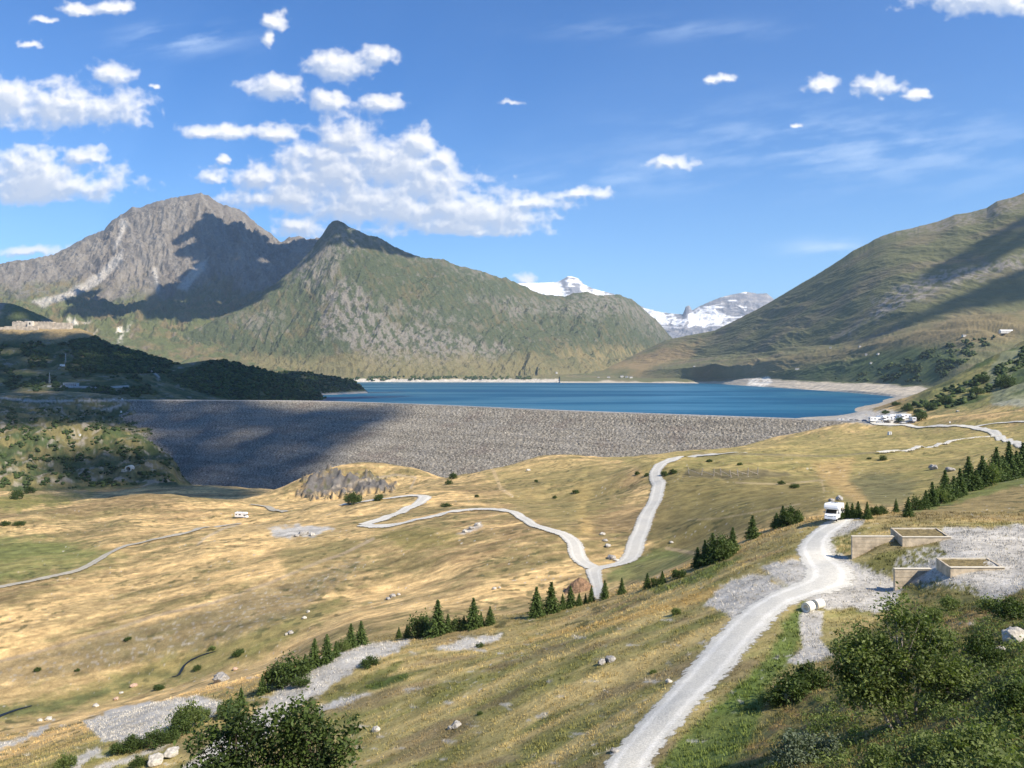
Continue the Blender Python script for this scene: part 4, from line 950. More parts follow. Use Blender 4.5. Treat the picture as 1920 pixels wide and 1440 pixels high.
def pipe(u, v, ang, label, Y=None):
    p = GR.hit(u, v); r, ri, l = .55, .36, 1.15
    t = empty('concrete_pipe', (p.x, p.y, p.z+r*.93), ang, label=label, cat='concrete pipe', group='white concrete pipe sections by the track')
    n = 28; V = []; Fc = []
    for y, rr in ((-l/2, ri), (-l/2, r), (l/2, r), (l/2, ri)):
        for i in range(n): a = 2*math.pi*i/n; V.append((rr*math.cos(a), y, rr*math.sin(a)))
    for k in range(4):
        for i in range(n): Fc.append((k*n+i, k*n+(i+1) % n, ((k+1) % 4)*n+(i+1) % n, ((k+1) % 4)*n+i))
    MB().add(V, Fc).build('pipe_shell', pmat('pipe_white', (.82, .80, .72), var=.08, vscale=3), t)
    V = [];
    Fc = []
    for y, rr in ((-l/2-.02, r-.06), (-l/2-.02, r+.03), (-l/2+.12, r+.03), (-l/2+.12, r-.06)):
        for i in range(n): a = 2*math.pi*i/n; V.append((rr*math.cos(a), y, rr*math.sin(a)))
    for k in range(4):
        for i in range(n): Fc.append((k*n+i, k*n+(i+1) % n, ((k+1) % 4)*n+(i+1) % n, ((k+1) % 4)*n+i))
    MB().add(V, Fc).build('collar', conc_pale, t)
pipe(1516, 1146, R(-52), 'white concrete pipe section on the left of the pair, dark bore facing the camera')
pipe(1534, 1141, R(-62), 'white concrete pipe section on the right of the pair')

# ------------------------------------------------------------------ vehicles
white = pmat('white_body', (.86, .86, .85), rough=.35, spec=.5); glass = pmat('dark_glass', (.015, .018, .022), rough=.08, spec=.8)
black = pmat('tyre_rubber', (.025, .025, .025), rough=.9); steel = pmat('wheel_steel', (.45, .45, .46), rough=.4, metal=.6); trim = pmat('grey_trim', (.28, .29, .30), rough=.6)
lamp_m = pmat('headlamp_glass', (.55, .57, .6), rough=.15, spec=.8); red = pmat('tail_lamp', (.4, .02, .02), rough=.3)
def wheel(parent, x, y, r=.34, w=.22):
    s = 1 if x > 0 else -1
    o = MB().cyl((x-w/2, y, r), (x+w/2, y, r), r, n=20).build('wheel', black, parent, bevel=.02)
    MB().cyl((x+s*(w/2+.004), y, r), (x+s*(w/2+.02), y, r), r*.6, r*.5, n=14).build('rim', steel, o)
def motorhome(loc, rz, label, group=None):
    """front towards -y; 2.3 m wide, 6.6 m long, 3.05 m high"""
    t = empty('motorhome', loc, rz, label=label, cat='motorhome', group=group)
    body = MB()
    body.prism([(-1.55, .55), (-1.55, 1.95), (-2.95, 2.0), (-3.12, 2.25), (-3.0, 2.75), (-2.5, 2.98), (3.3, 2.98), (3.36, 2.85), (3.36, .55)], -1.15, 1.15)
    b = body.build('living_cabin', white, t, bevel=.07)
    MB().prism([(-3.45, .42), (-3.5, .85), (-3.38, 1.05), (-2.75, 1.28), (-2.05, 1.93), (-1.56, 1.93), (-1.56, .42)], -.98, .98).build('cab', white, t, bevel=.06)
    # windscreen lies on the raked face of the cab
    a, c = Vector((0, -2.77, 1.30)), Vector((0, -2.10, 1.90)); nn = Vector((0, -(c-a).z, (c-a).y)).normalized()*.035
    V = [Vector((-.88, a.y, a.z))+nn, Vector((.88, a.y, a.z))+nn, Vector((.80, c.y, c.z))+nn, Vector((-.80, c.y, c.z))+nn]; V2 = [v-nn*1.4 for v in V]
    MB().add(V+V2, [(0, 1, 2, 3), (7, 6, 5, 4), (0, 4, 5, 1), (1, 5, 6, 2), (2, 6, 7, 3), (3, 7, 4, 0)]).build('windscreen', glass, t)
    for s in (-1, 1):
        MB().add([(s*.99, -2.65, 1.32), (s*.99, -1.7, 1.32), (s*.99, -1.7, 1.85), (s*.99, -2.12, 1.85), (s*.995, -2.65, 1.32), (s*.995, -1.7, 1.32), (s*.995, -1.7, 1.85), (s*.995, -2.12, 1.85)], [(0, 1, 2, 3), (4, 5, 6, 7), (0, 1, 5, 4), (1, 2, 6, 5), (2, 3, 7, 6), (3, 0, 4, 7)]).build('door_window', glass, t)
        MB().box((s*.72, -3.44, .92), (.34, .1, .17)).build('headlight', lamp_m, t, bevel=.02)
        m = MB().box((s*1.2, -2.45, 1.45), (.16, .12, .34)).build('mirror', trim, t, bevel=.02)
        MB().cyl((s*1.0, -2.4, 1.38), (s*1.16, -2.45, 1.42), .02, n=6).build('mirror_arm', trim, m)
        MB().box((s*1.155, .4, 1.9), (.03, 1.2, .55)).build('side_window', glass, t, bevel=.01); MB().box((s*1.155, 2.4, 1.9), (.03, .8, .5)).build('side_window', glass, t, bevel=.01)
        MB().box((s*.95, 3.38, .95), (.16, .04, .4)).build('tail_lamp', red, t)
        wheel(t, s*.86, -2.55); wheel(t, s*.9, 1.7)
    MB().box((0, -3.5, .5), (1.9, .18, .3)).build('bumper', white, t, bevel=.04); MB().box((0, -3.505, .84), (.85, .05, .13)).build('grille', trim, t)
    MB().box((0, -3.60, .52), (.5, .012, .11)).build('number_plate', pmat('plate_white', (.8, .8, .78)), t)
    MB().box((0, -.5, 3.02), (.7, .7, .1)).build('roof_hatch', trim, t, bevel=.02); MB().box((.1, 1.6, 3.02), (.5, .5, .1)).build('roof_hatch', trim, t, bevel=.02)
    MB().box((0, 3.37, 2.1), (1.2, .03, .5)).build('rear_window', glass, t)
    MB().box((1.16, -.9, 1.65), (.02, .6, 1.75)).build('entrance_door', pmat('door_grey_white', (.75, .75, .76), rough=.4), t, bevel=.008)
    return t
P0 = GR.hit(1565, 981); mh = motorhome((P0.x+.9, P0.y+2.5, P0.z+.04), R(-32), 'white overcab camper van driving down the white gravel track')
def car(loc, rz, colour, label, mname):
    """4.3 m long, front towards -y"""
    t = empty('parked_car', loc, rz, label=label, cat='car', group='cars parked at the end of the dam')
    pm = pmat(mname, colour, rough=.3, spec=.6)
    MB().prism([(-2.15, .3), (-2.15, .72), (-1.2, .92), (-.7, .95), (1.6, .95), (2.1, .85), (2.13, .3)], -.86, .86).build('body', pm, t, bevel=.06)
    MB().prism([(-1.1, .93), (-.35, 1.42), (1.2, 1.45), (1.85, .95)], -.74, .74).build('cabin_glass', glass, t, bevel=.04)
    MB().prism([(-.38, 1.42), (-.3, 1.47), (1.15, 1.5), (1.25, 1.44)], -.72, .72).build('roof', pm, t)
    for s in (-1, 1):
        MB().box((s*.6, -2.14, .66), (.3, .05, .14)).build('headlight', lamp_m, t); MB().box((s*.7, 2.11, .72), (.22, .05, .14)).build('tail_lamp', red, t)
        wheel(t, s*.78, -1.35, .31, .2); wheel(t, s*.78, 1.3, .31, .2)
    return t
mh.scale = (.98,)*3; mh.rotation_euler[0] = R(-6)
first = None
PK = 'motorhomes parked at the end of the dam'
for i, (u, v, rz, lab) in enumerate([(1640, 791, 95, 'leftmost white motorhome of the car park, beside the dark blue car'), (1653, 789, 15, 'white motorhome second from the left in the car park'), (1664, 788, 80, 'white motorhome third from the left in the car park'),
        (1676, 786, 100, 'white motorhome at the back in the middle of the car park'), (1688, 786, 10, 'white motorhome turned end on at the back of the car park'), (1698, 785, 85, 'white motorhome at the back right of the car park by the bush'), (1711, 791, 170, 'rightmost and largest looking white motorhome of the car park')]):
    p = GR.hit(u, v)
    o = copy_tree(mh); o.location = (p.x, p.y, p.z-.05); o.rotation_euler = (0, 0, R(rz)); o.scale = (1.9,)*3; relabel(o, lab, PK)
for u, v, rz, c, lab, mn in [(1597, 790, 88, (.03, .035, .04), 'black car at the left end of the car park row', 'paint_black'), (1607, 790, 92, (.05, .055, .06), 'dark grey car between the black and the blue cars', 'paint_dark_grey'), (1622, 791, 80, (.03, .08, .2), 'dark blue car beside the leftmost parked motorhome', 'paint_blue'),
        (1650, 793, 85, (.8, .8, .8), 'white car in front of the parked motorhomes', 'paint_white'), (1663, 792.5, 95, (.06, .05, .05), 'dark brown car right of the white car', 'paint_brown'), (1683, 793, 85, (.04, .05, .05), 'dark green car alone in the gap of the front row', 'paint_green'),
        (1694, 794, 100, (.6, .62, .63), 'silver car at the front right of the car park', 'paint_silver'), (1708, 793.5, 75, (.05, .05, .055), 'charcoal car in front of the rightmost motorhome', 'paint_charcoal')]:
    p = GR.hit(u, v); o = car((p.x, p.y, p.z+.02), R(rz), c, lab, mn); o.scale = (1.8,)*3
p = GR.hit(453, 971)
o = copy_tree(mh); o.location = (p.x, p.y, p.z); o.rotation_euler = (0, 0, R(78)); relabel(o, 'lone white motorhome parked in the golden meadow on the left', 'motorhomes parked in the meadow'); del o['group']

# ------------------------------------------------------------------ buildings and small structures
stone = pmat('fort_stone', (.50, .43, .34), var=.25, vscale=.12); rend = pmat('pale_render', (.62, .60, .56), var=.1, vscale=.5); darkm = pmat('dark_opening', (.02, .02, .022)); greyw = pmat('grey_wall', (.40, .42, .43), var=.1, vscale=.3); roofm = pmat('slate_roof', (.22, .21, .20), var=.15, vscale=.5)
def fort():
    S = SURF['hill_fort']; px = 2290/F
    t = empty('fort', P3(75, 613, 2285), label='old pale stone fort with long walls on the crest of the dark hill', cat='fort')
    def seg(name, u0, u1, v0, v1, y, d, mat=stone, rel=True):
        w = (u1-u0)*px; h = (v1-v0)*px; return MB().box((((u0+u1)/2-75)*px, y, (613-(v0+v1)/2)*px), (w, d, h)).build(name, mat, t)
    a = seg('upper_wall', 24, 100, 603.5, 618, 5, 16); b = seg('upper_wall', 100.2, 131, 605, 620, 7, 16)
    for i in range(14): MB().box(((27+i*5.2-75)*px, -3.3, (613-602.9)*px), (3.2, 1.2, 1.4)).build('merlon', stone, a)
    c = seg('gatehouse', 56, 65, 602.5, 616, -7, 9, pmat('fort_pale', (.68, .62, .52), var=.1, vscale=.2)); MB().box(((60.5-75)*px, -11.6, (613-607)*px), (4, .3, 6)).build('gate', darkm, c)
    seg('lower_wall', 60, 80, 612, 622, -20, 6); seg('lower_wall', 0, 18, 614, 625, -22, 6); seg('lower_wall', 18.3, 42, 612.5, 624, -21, 6); seg('lower_wall', -60, -.3, 612, 624, -22, 6); seg('bastion', 42.3, 59.7, 613.5, 623, -20, 6)
    seg('tower', 30, 36, 601.5, 606, 6, 8); seg('tower', 46, 52, 602, 606, 6, 8)
fort()
def grey_station():
    p = SURF['hill_fort'].hit(131, 726); t = empty('station_building', p, R(0), label='long grey two storey building on the shaded hillside with a road in front', cat='building'); k = p.y/F
    MB().box((0, 5, 4.2), (26*k, 9, 9.4)).build('upper_block', greyw, t); b = MB().box((-6*k, -1, 1), (26*k, 6, 5)).build('lower_block', greyw, t); MB().box((0, 5, 9.2), (27*k, 10, .7)).build('flat_roof', rend, t)
    for z in (3.6, 6.9):
        for i in range(6): MB().box(((-9.5+i*3.9)*k, .45, z), (3.0*k, .2, 1.5)).build('window', glass, t)
    MB().box((-16*k, -4.1, 1), (4*k, .3, 2.5)).build('garage_door', rend, b)
grey_station()
def hut(surf, u, v, w, d, h, rz, label, wall=rend, roof=roofm, name='stone_hut', cat='hut', group=None, gable=True):
    p = SURF[surf].hit(u, v); t = empty(name, p, R(rz), label=label, cat=cat, group=group)
    MB().box((0, 0, h*.35), (w, d, h*1.3)).build('wall', wall, t)
    if gable: MB().add([(-w/2-.4, -d/2-.4, h), (w/2+.4, -d/2-.4, h), (w/2+.4, d/2+.4, h), (-w/2-.4, d/2+.4, h), (-w/2-.4, 0, h+d*.35), (w/2+.4, 0, h+d*.35)], [(0, 1, 5, 4), (2, 3, 4, 5), (0, 4, 3), (1, 2, 5), (0, 3, 2, 1)]).build('roof', roof, t)
    else: MB().box((0, 0, h+.15), (w+.5, d+.5, .3)).build('roof', roof, t)
    MB().box((-w*.12, -d/2-.04, h*.4), (1.1, .1, min(2.2, h*.8))).build('door', darkm, t)
    for q in (-.34, .12, .34): MB().box((w*q, -d/2-.04, h*.6), (1., .1, .9)).build('window', glass, t)
    return t
hut('mountain_right', 1888, 624, 52, 12, 7, 3, 'long white building high on the right hand slope', rend, pmat('white_roof', (.7, .7, .7)), 'farm_building', 'building')
for u, v, w, lab in [(1808, 631, 16, 'small stone hut left of the long white building'), (1612, 651, 10, 'small white hut alone in the middle of the right hand slope'), (1647, 665, 14, 'low pale hut below the white hut on the right slope'), (1624, 666, 8, 'tiny pale hut left of the low pale hut'), (1557, 653, 9, 'tiny stone hut at the end of the slope path'), (1495, 693, 18, 'ruined stone hut above the lake shore'),
        (1302, 688, 14, 'white hut above the far end of the lake'), (1633, 682, 9, 'tiny white hut among the green bushes of the slope')]:
    hut('mountain_right', u, v, w, 8, 4.5, random.uniform(-20, 20), lab, group='huts scattered over the right hand slope')
for i, (u, v, w) in enumerate([(1043, 700, 12), (1112, 709, 14), (1122, 709.5, 12), (1131, 708, 13), (1141, 709, 16), (1166, 707, 16), (1175, 708, 14), (1183, 709, 16)]):
    hut('mountain_mid' if u < 1160 else 'mountain_right', u, v, w*1.3, 12, 7, random.uniform(-25, 25), ['lone white chalet left of the village on the far shore', 'leftmost house of the village on the far shore', 'second house of the far shore village counted from the left', 'third house of the far shore village by the road bend', 'white house right of the road bend on the far shore', 'pale house at the left of the eastern group on the far shore', 'middle house of the eastern group on the far shore', 'last house on the right of the far shore village'][i], name='village_house', cat='house', group='village houses on the far shore', wall=rend)
hut('hill_fort', 117, 686, 9, 6, 4, 0, 'small white shed below the mast on the dark hill', pmat('shed_white', (.8, .8, .8)), gable=False, name='shed', cat='shed')
def mast(u, v, h, label):
    p = SURF['hill_fort'].hit(u, v); t = empty('lattice_mast', p, label=label, cat='mast', group='steel masts on the shaded hill')
    mb = MB()
    for sx in (-1, 1):
        for sy in (-1, 1): mb.cyl((sx*1.5, sy*1.5, -1), (sx*.4, sy*.4, h), .16, .1, n=4)
    n = 9
    for i in range(n):
        z0, z1 = h*i/n, h*(i+1)/n; a0 = 1.5-1.1*i/n; a1 = 1.5-1.1*(i+1)/n
        for sx in (-1, 1): mb.cyl((sx*a0, -a0, z0), (-sx*a1, -a1, z1), .09, n=4); mb.cyl((sx*a0, a0, z0), (-sx*a1, a1, z1), .09, n=4); mb.cyl((sx*a0, -a0, z0), (sx*a1, a1, z1), .09, n=4)
    mb.build('lattice', greyw, t); MB().cyl((0, 0, h-.5), (0, 0, h+4), .12, n=6).build('antenna', greyw, t)
    MB().box((0, 0, h), (1.6, 1.6, .8)).build('platform', rend, t)
mast(93, 719, 23, 'grey lattice mast on the left above the road of the shaded hill'); mast(123, 682, 23, 'grey lattice mast higher on the shaded hill behind the white shed')
def portal():
    p = gpos(240, 915, 985); r = 3.9; t = empty('tunnel_portal', (p.x, p.y, p.z+r*.8), label='round concrete tunnel mouth at the foot of the green knoll', cat='tunnel portal')
    n = 28; V = []; Fc = []
    for y, rr in ((0, r-.9), (0, r+.4), (9, r+.4), (9, r-.9)):
        for i in range(n): a = 2*math.pi*i/n; V.append((rr*math.cos(a), y, rr*math.sin(a)))
    for k in range(4):
        for i in range(n): Fc.append((k*n+i, k*n+(i+1) % n, ((k+1) % 4)*n+(i+1) % n, ((k+1) % 4)*n+i))
    MB().add(V, Fc).build('ring', conc_pale, t); MB().cyl((0, 8, 0), (0, 8.5, 0), r, n=24).build('bore', darkm, t)
    MB().box((-6, 2, -2.2), (5, 4, 3)).build('side_block', conc, t)
portal()
wbox = pmat('white_paint', (.82, .82, .80), rough=.6)
def block(u, v, s, lab, surf='ground', h=None):
    p = SURF[surf].hit(u, v); t = empty('white_cabinet', p, R(12), label=lab, cat='cabinet', group='white measuring cabinets around the dam')
    h = h or s; MB().box((0, 0, h/2-.3), (s, s, h+.6)).build('cabinet_body', wbox, t, bevel=.05); MB().box((0, 0, h+.08), (s*1.12, s*1.12, .15)).build('lid', rend, t); MB().box((0, -s/2-.02, h*.45), (s*.4, .05, h*.8)).build('door', trim, t)
for u, v, s, lab in [(1668, 815, 2.9, 'white cube shaped cabin on the grass below the car park'), (227, 773, 2.6, 'upper small white cabinet at the left end of the dam'), (233, 779, 2.3, 'lower small white cabinet at the left end of the dam'), (150, 817, 2.4, 'small white cabinet on the green knoll left of the dam'), (213, 750, 2, 'small white cabinet by the crest road'), (229, 749.5, 2.4, 'white cabinet at the very start of the dam crest'),
                    (1573, 788, 2.8, 'left one of two pale blocks beside the dam crest road'), (1580, 788.5, 2.8, 'right one of two pale blocks beside the dam crest road'), (1590, 789, 1.8, 'small pale block next to the black car')]: block(u, v, s, lab)
def sign(u, v, h, lab):
    p = GR.hit(u, v); t = empty('road_sign', p, label=lab, cat='road sign'); MB().cyl((0, 0, -.3), (0, 0, h), .12, n=8).build('post', trim, t); MB().box((0, -.15, h), (1.3, .08, 1.3)).build('sign_plate', wbox, t)
sign(1781, 799, 4., 'white sign on a post beside the road near the car park')

def timber_fence():
    pts = [GR.hit(u, v) for u, v in [(1292, 889), (1315, 891), (1338, 893), (1352, 892), (1371, 895), (1384, 893), (1402, 891), (1420, 890)]]
    b = pts[0]; t = empty('timber_fence', b, label='broken timber posts and rails on the dark terrace bank', cat='fence')
    for i, p in enumerate(pts):
        q = p-b; lean = Vector((random.uniform(-.9, .9), 0, 0)); MB().cyl(q-Vector((0, 0, .5)), q+lean+Vector((0, 0, 3.4)), .22, .16, n=6).build('post', bark_pale, t)
    for i in range(len(pts)-1):
        a, c = pts[i]-b, pts[i+1]-b; MB().cyl(a+Vector((0, -.2, 2.2)), c+Vector((0, -.2, .4)), .12, n=5).build('rail', bark_pale, t)
bark_pale = pmat('weathered_timber', (.36, .31, .25), var=.2, vscale=2)
timber_fence()

# ------------------------------------------------------------------ boulders, mound
def rockmesh(name, r, seed, mat, sub=ICO3, amp=.28, flat=.7):
    V = sub[0].copy(); n = perlin(V[:, 0]*1.1+seed, V[:, 1]*1.1+V[:, 2]*.9, seed)+.5*perlin(V[:, 0]*2.7+V[:, 2]*2, V[:, 1]*2.7, seed+1)+.25*perlin(V[:, 0]*7, V[:, 1]*7+V[:, 2]*5, seed+2)
    V = V*(1+amp*n)[:, None]
    # cleave a few flat faces
    rs = np.random.default_rng(seed)
    for _ in range(5):
        d = rs.standard_normal(3); d /= np.linalg.norm(d); t = V@d; V = V-np.clip(t-.72, 0, None)[:, None]*d
    V *= np.array((1, .85, flat))
    return V
rk_m = [pmat('boulder_grey', (.33, .31, .28), var=.4, vscale=2.5, bump=.08, bscale=5), pmat('boulder_pale', (.50, .465, .40), var=.3, vscale=2.5, bump=.08, bscale=5), pmat('boulder_rust', (.48, .33, .24), var=.3, vscale=2.5, bump=.08, bscale=5)]
RKB = [rockmesh('b', 1, 800+i, None) for i in range(6)]
BO = [(415,1277,2.6,0,'large squarish grey boulder in the valley left of the spruces'),(441,1256,.9,2,'rust coloured boulder just above the large grey one'),(251,1287,1.0,2,'rust coloured boulder beside the stream'),(228,1300,.7,1,'pale stone below the rust boulder by the stream'),(92,1350,1.1,1,'pale boulder at the edge of the left gravel patch'),(75,1352,.7,1,'smaller pale stone left of the pale boulder'),
 (180,1325,1.0,1,'pale boulder beside the scrub on the lower left'),(218,1312,.9,2,'brownish boulder near the stream bend'),(735,1119,1.4,0,'grey boulder of the pair in the golden meadow'),(727,1124,1.1,0,'darker grey boulder leaning at the left of the pair'),(748,1116,.8,1,'pale stone at the right of the grey pair'),
 (570,1160,.9,1,'pale stone above the row of spruces on the left'),(545,1188,1.1,0,'grey stone between spruces and track'),(538,1190,.8,1,'pale stone beside the grey stone above the spruces'),(578,1148,.7,1,'upper pale stone above the left spruces'),(568,1003,2.6,0,'largest rock of the scree patch in the meadow'),(556,1006,1.6,0,'left rock of the scree patch'),(585,1004,1.6,1,'right pale rock of the scree patch'),
 (872,998,1.5,1,'pale rock at the lower end of the short stone run'),(884,992,1.5,0,'grey rock in the middle of the short stone run'),(895,985,1.3,1,'pale rock at the upper end of the short stone run'),(1148,1048,1.9,0,'dark grey boulder beside the bend of the white road'),(1156,1052,1.1,1,'pale stone beside the dark boulder at the bend'),
 (1130,1003,1.2,1,'pale rock at the top of the stone run above the bend'),(1135,1015,1.2,0,'grey rock in the stone run above the bend'),(1140,1025,1.3,1,'lowest pale rock in the stone run above the bend'),(990,883,2.,1,'pale stone high on the middle hill'),(927,1105,.8,1,'flat pale stone in the golden meadow'),(937,1103,.7,1,'second flat pale stone in the golden meadow'),
 (612,1435,.8,1,'stone low on the near slope right of the leafy tree'),(855,1363,.9,0,'grey stone bedded in the near slope'),(845,1367,.6,1,'pale stone beside the grey one on the near slope'),(705,1371,.8,1,'pale rock outcrop on the near slope'),(322,1417,1.3,1,'round pale boulder left of the leafy tree'),(292,1432,1.5,1,'long pale boulder at the bottom left'),
 (1600,1218,.5,1,'small pale stone below the pipes'),(1905,1205,1.2,1,'pale rock in the shrubs at the right edge'),(1145,1240,.9,0,'dark stone outcrop in the middle of the near slope'),(1130,1245,.7,0,'smaller dark stone left of the outcrop'),(1255,1280,.5,1,'pale stone at the left edge of the white track'),(1153,1410,.5,0,'grey stone lying on the white track'),
 (1880,1222,.5,1,'flat pale stone in the right hand shrubs'),(1750,880,3.,0,'light rock slab behind the tall spruce row'),(1780,884,3.,0,'grey rock slab behind the tall spruce row'),(1575,938,1.5,0,'pale rock outcrop above the camper'),(1560,940,1.2,0,'grey rock outcrop above the camper'),(1259,1018,.8,1,'white stone right of the white road'),(1795,772,2.6,1,'pale boulder on the slope above the car park'),(1905,692,4,0,'grey boulder on the scree at the right edge')]
for i, (u, v, r, mi, lab) in enumerate(BO):
    p = GR.hit(u, v); rr = random.Random(i)
    r *= .75; V = RKB[i % 6]*r*np.array((rr.uniform(.9, 1.3), rr.uniform(.8, 1.1), rr.uniform(.75, 1.05))); a = rr.uniform(0, 6.3)
    V = V@np.array(((math.cos(a), -math.sin(a), 0), (math.sin(a), math.cos(a), 0), (0, 0, 1))).T
    o = mesh_np('boulder', V, T=ICO3[1], mat=rk_m[mi]); o.location = (p.x, p.y, p.z+r*.3); tag(o, lab, 'boulder', 'boulders lying in the meadow')
def mound():
    p = GR.hit(1090, 1108); n = 60; g = np.linspace(-1, 1, n); X, Y = np.meshgrid(g, g); rr = np.hypot(X, Y)
    Z = np.clip(1-rr**1.8, 0, 1)*(1+.25*fbm(X*2, Y*2, 4, 831))+.05*fbm(X*8, Y*8, 3, 833)-.05
    V = np.stack([X*4.2, Y*3.4, Z*3.4], -1).reshape(-1, 3)
    o = mesh_np('earth_mound', V, gridq(n, n), mat=pmat('brown_earth', (.25, .155, .09), var=.35, vscale=1.2, bump=.3, bscale=2.5), smooth=True); o.location = p+Vector((0, 1.5, -.5))
    tag(o, 'heap of brown earth beside the white road', 'mound')
mound()

# ------------------------------------------------------------------ foliage
def leafmat(name, a, b, rough=.6, trans=.25):
    m = bpy.data.materials.new(name); m.use_nodes = True; T = NT(m.node_tree); bs = T.n['Principled BSDF']; out = T.n['Material Output']
    bs.inputs['Roughness'].default_value = rough; bs.inputs['Specular IOR Level'].default_value = .25
    at = T.node('ShaderNodeAttribute', attribute_name='tone').outputs['Fac']
    c = T.mix(at, a, b); T.l.new(c, bs.inputs['Base Color'])
    tr = T.node('ShaderNodeBsdfTranslucent'); T.l.new(T.mix(1., c, (1.1, 1.25, .5), 'MULTIPLY'), tr.inputs[0])
    mx = T.node('ShaderNodeMixShader'); mx.inputs[0].default_value = trans; T.l.new(bs.outputs[0], mx.inputs[1]); T.l.new(tr.outputs[0], mx.inputs[2]); T.l.new(mx.outputs[0], out.inputs[0])
    return m
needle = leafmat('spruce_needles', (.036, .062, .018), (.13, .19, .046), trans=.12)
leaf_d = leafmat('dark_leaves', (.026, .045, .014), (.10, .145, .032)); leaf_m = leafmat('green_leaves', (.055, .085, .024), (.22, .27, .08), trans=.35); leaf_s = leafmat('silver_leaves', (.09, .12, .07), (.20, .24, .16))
grassm = colmat('grass_blades', [(1.5, .2)], [])
bark = pmat('bark', (.13, .095, .065), var=.3, vscale=6); bark_p = pmat('pale_bark', (.34, .30, .25), var=.3, vscale=6)
def leaves(C, size, rs, per=1, up=.3):
    """triangles (leaf shaped) at centres C; returns V, T"""
    n = len(C); a = rs.standard_normal((n, 3)); a[:, 2] *= .7; a /= np.linalg.norm(a, axis=1)[:, None]
    b = rs.standard_normal((n, 3)); b[:, 2] += up*0; b -= (b*a).sum(1)[:, None]*a; b /= np.linalg.norm(b, axis=1)[:, None]
    s = size*rs.uniform(.6, 1.3, n)[:, None] if np.ndim(size) == 0 else size[:, None]*rs.uniform(.6, 1.3, n)[:, None]
    V = np.stack([C-a*s, C+b*s*.5, C+a*s, C-b*s*.5], 1).reshape(-1, 3); q = np.arange(n)[:, None]*4+np.arange(4)[None]
    return V, q
def spruce_mesh(seed, H=7., Rb=1.7, full=1.):
    rs = np.random.default_rng(seed); C = []; S = []; tone = []
    nl = 30
    for i in range(nl):
        f = i/(nl-1); z = H*(.06+.93*f); rad = Rb*(1-f)**.85*rs.uniform(.8, 1.2)+.06
        nb = int(11-6*f)
        a0 = rs.uniform(0, 6.28)
        for j in range(nb):
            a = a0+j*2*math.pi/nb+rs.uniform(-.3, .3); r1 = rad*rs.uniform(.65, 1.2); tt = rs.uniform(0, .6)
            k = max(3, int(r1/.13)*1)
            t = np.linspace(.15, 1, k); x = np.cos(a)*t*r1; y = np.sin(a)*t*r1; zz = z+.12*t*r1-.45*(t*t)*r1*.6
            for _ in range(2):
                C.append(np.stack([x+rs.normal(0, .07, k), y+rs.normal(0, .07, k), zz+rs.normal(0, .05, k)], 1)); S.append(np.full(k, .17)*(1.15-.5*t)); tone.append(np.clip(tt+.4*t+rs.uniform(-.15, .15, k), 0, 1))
    C = np.concatenate(C); S = np.concatenate(S); tone = np.concatenate(tone)
    V, q = leaves(C, S*1.5, rs); return V, q, np.repeat(tone, 4)
def mk(name, V, q, tone, mat):
    o = mesh_np(name, V, q, mat=mat, attr={'tone': tone}); return o
class Proto: pass
def make_tree_proto(kind, seed):
    p = Proto()
    if kind == 'spruce':
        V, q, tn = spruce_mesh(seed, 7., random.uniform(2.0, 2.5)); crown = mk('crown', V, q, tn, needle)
        trunk = MB().cyl((0, 0, -.6), (0, 0, 6.6), .13, .02, n=8).build('trunk', bark)
        p.h = 7.
    else:
        rs = np.random.default_rng(seed); n = 34
        d = rs.standard_normal((n, 3)); d[:, 2] = np.abs(d[:, 2])*.9; d /= np.linalg.norm(d, axis=1)[:, None]
        cen = d*rs.uniform(.45, .95, n)[:, None]*np.array((1., 1., 1.))+np.array((0, 0, .22)); C = []; tn = []
        for c in cen:
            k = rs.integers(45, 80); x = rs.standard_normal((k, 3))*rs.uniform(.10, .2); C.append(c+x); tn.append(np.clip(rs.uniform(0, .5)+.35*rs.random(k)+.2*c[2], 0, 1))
        C = np.concatenate(C); C[:, 2] = np.clip(C[:, 2], .02, None); V, q = leaves(C, .075, rs)
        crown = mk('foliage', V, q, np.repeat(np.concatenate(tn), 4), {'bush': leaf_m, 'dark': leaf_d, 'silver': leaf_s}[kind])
        mb = MB()
        for c in cen[::4]: mb.cyl((0, 0, -.2), tuple(c*.8), .035, .01, n=5, cap=False)
        trunk = mb.build('stem', bark); p.h = 1.25
    p.parts = [crown, trunk]; p.used = False; return p
PR = {'spruce': [make_tree_proto('spruce', 900+i) for i in range(6)], 'bush': [make_tree_proto('bush', 920+i) for i in range(3)], 'dark': [make_tree_proto('dark', 930+i) for i in range(3)], 'silver': [make_tree_proto('silver', 940)]}
def plant(kind, pos, h, w, label, cat, group, i, name):
    p = PR[kind][i % len(PR[kind])]; t = empty(name, pos, random.uniform(0, 6.28), label=label, cat=cat, group=group); s = h/p.h
    t.scale = (w, w, s)
    for part in p.parts:
        o = part if not p.used else part.copy()
        if p.used: COL.objects.link(o)
        o.parent = t
    p.used = True; return t
ORD = ['first', 'second', 'third', 'fourth', 'fifth', 'sixth', 'seventh', 'eighth', 'ninth', 'tenth', 'eleventh', 'twelfth', 'thirteenth', 'fourteenth', 'fifteenth', 'sixteenth', 'seventeenth', 'eighteenth', 'nineteenth']
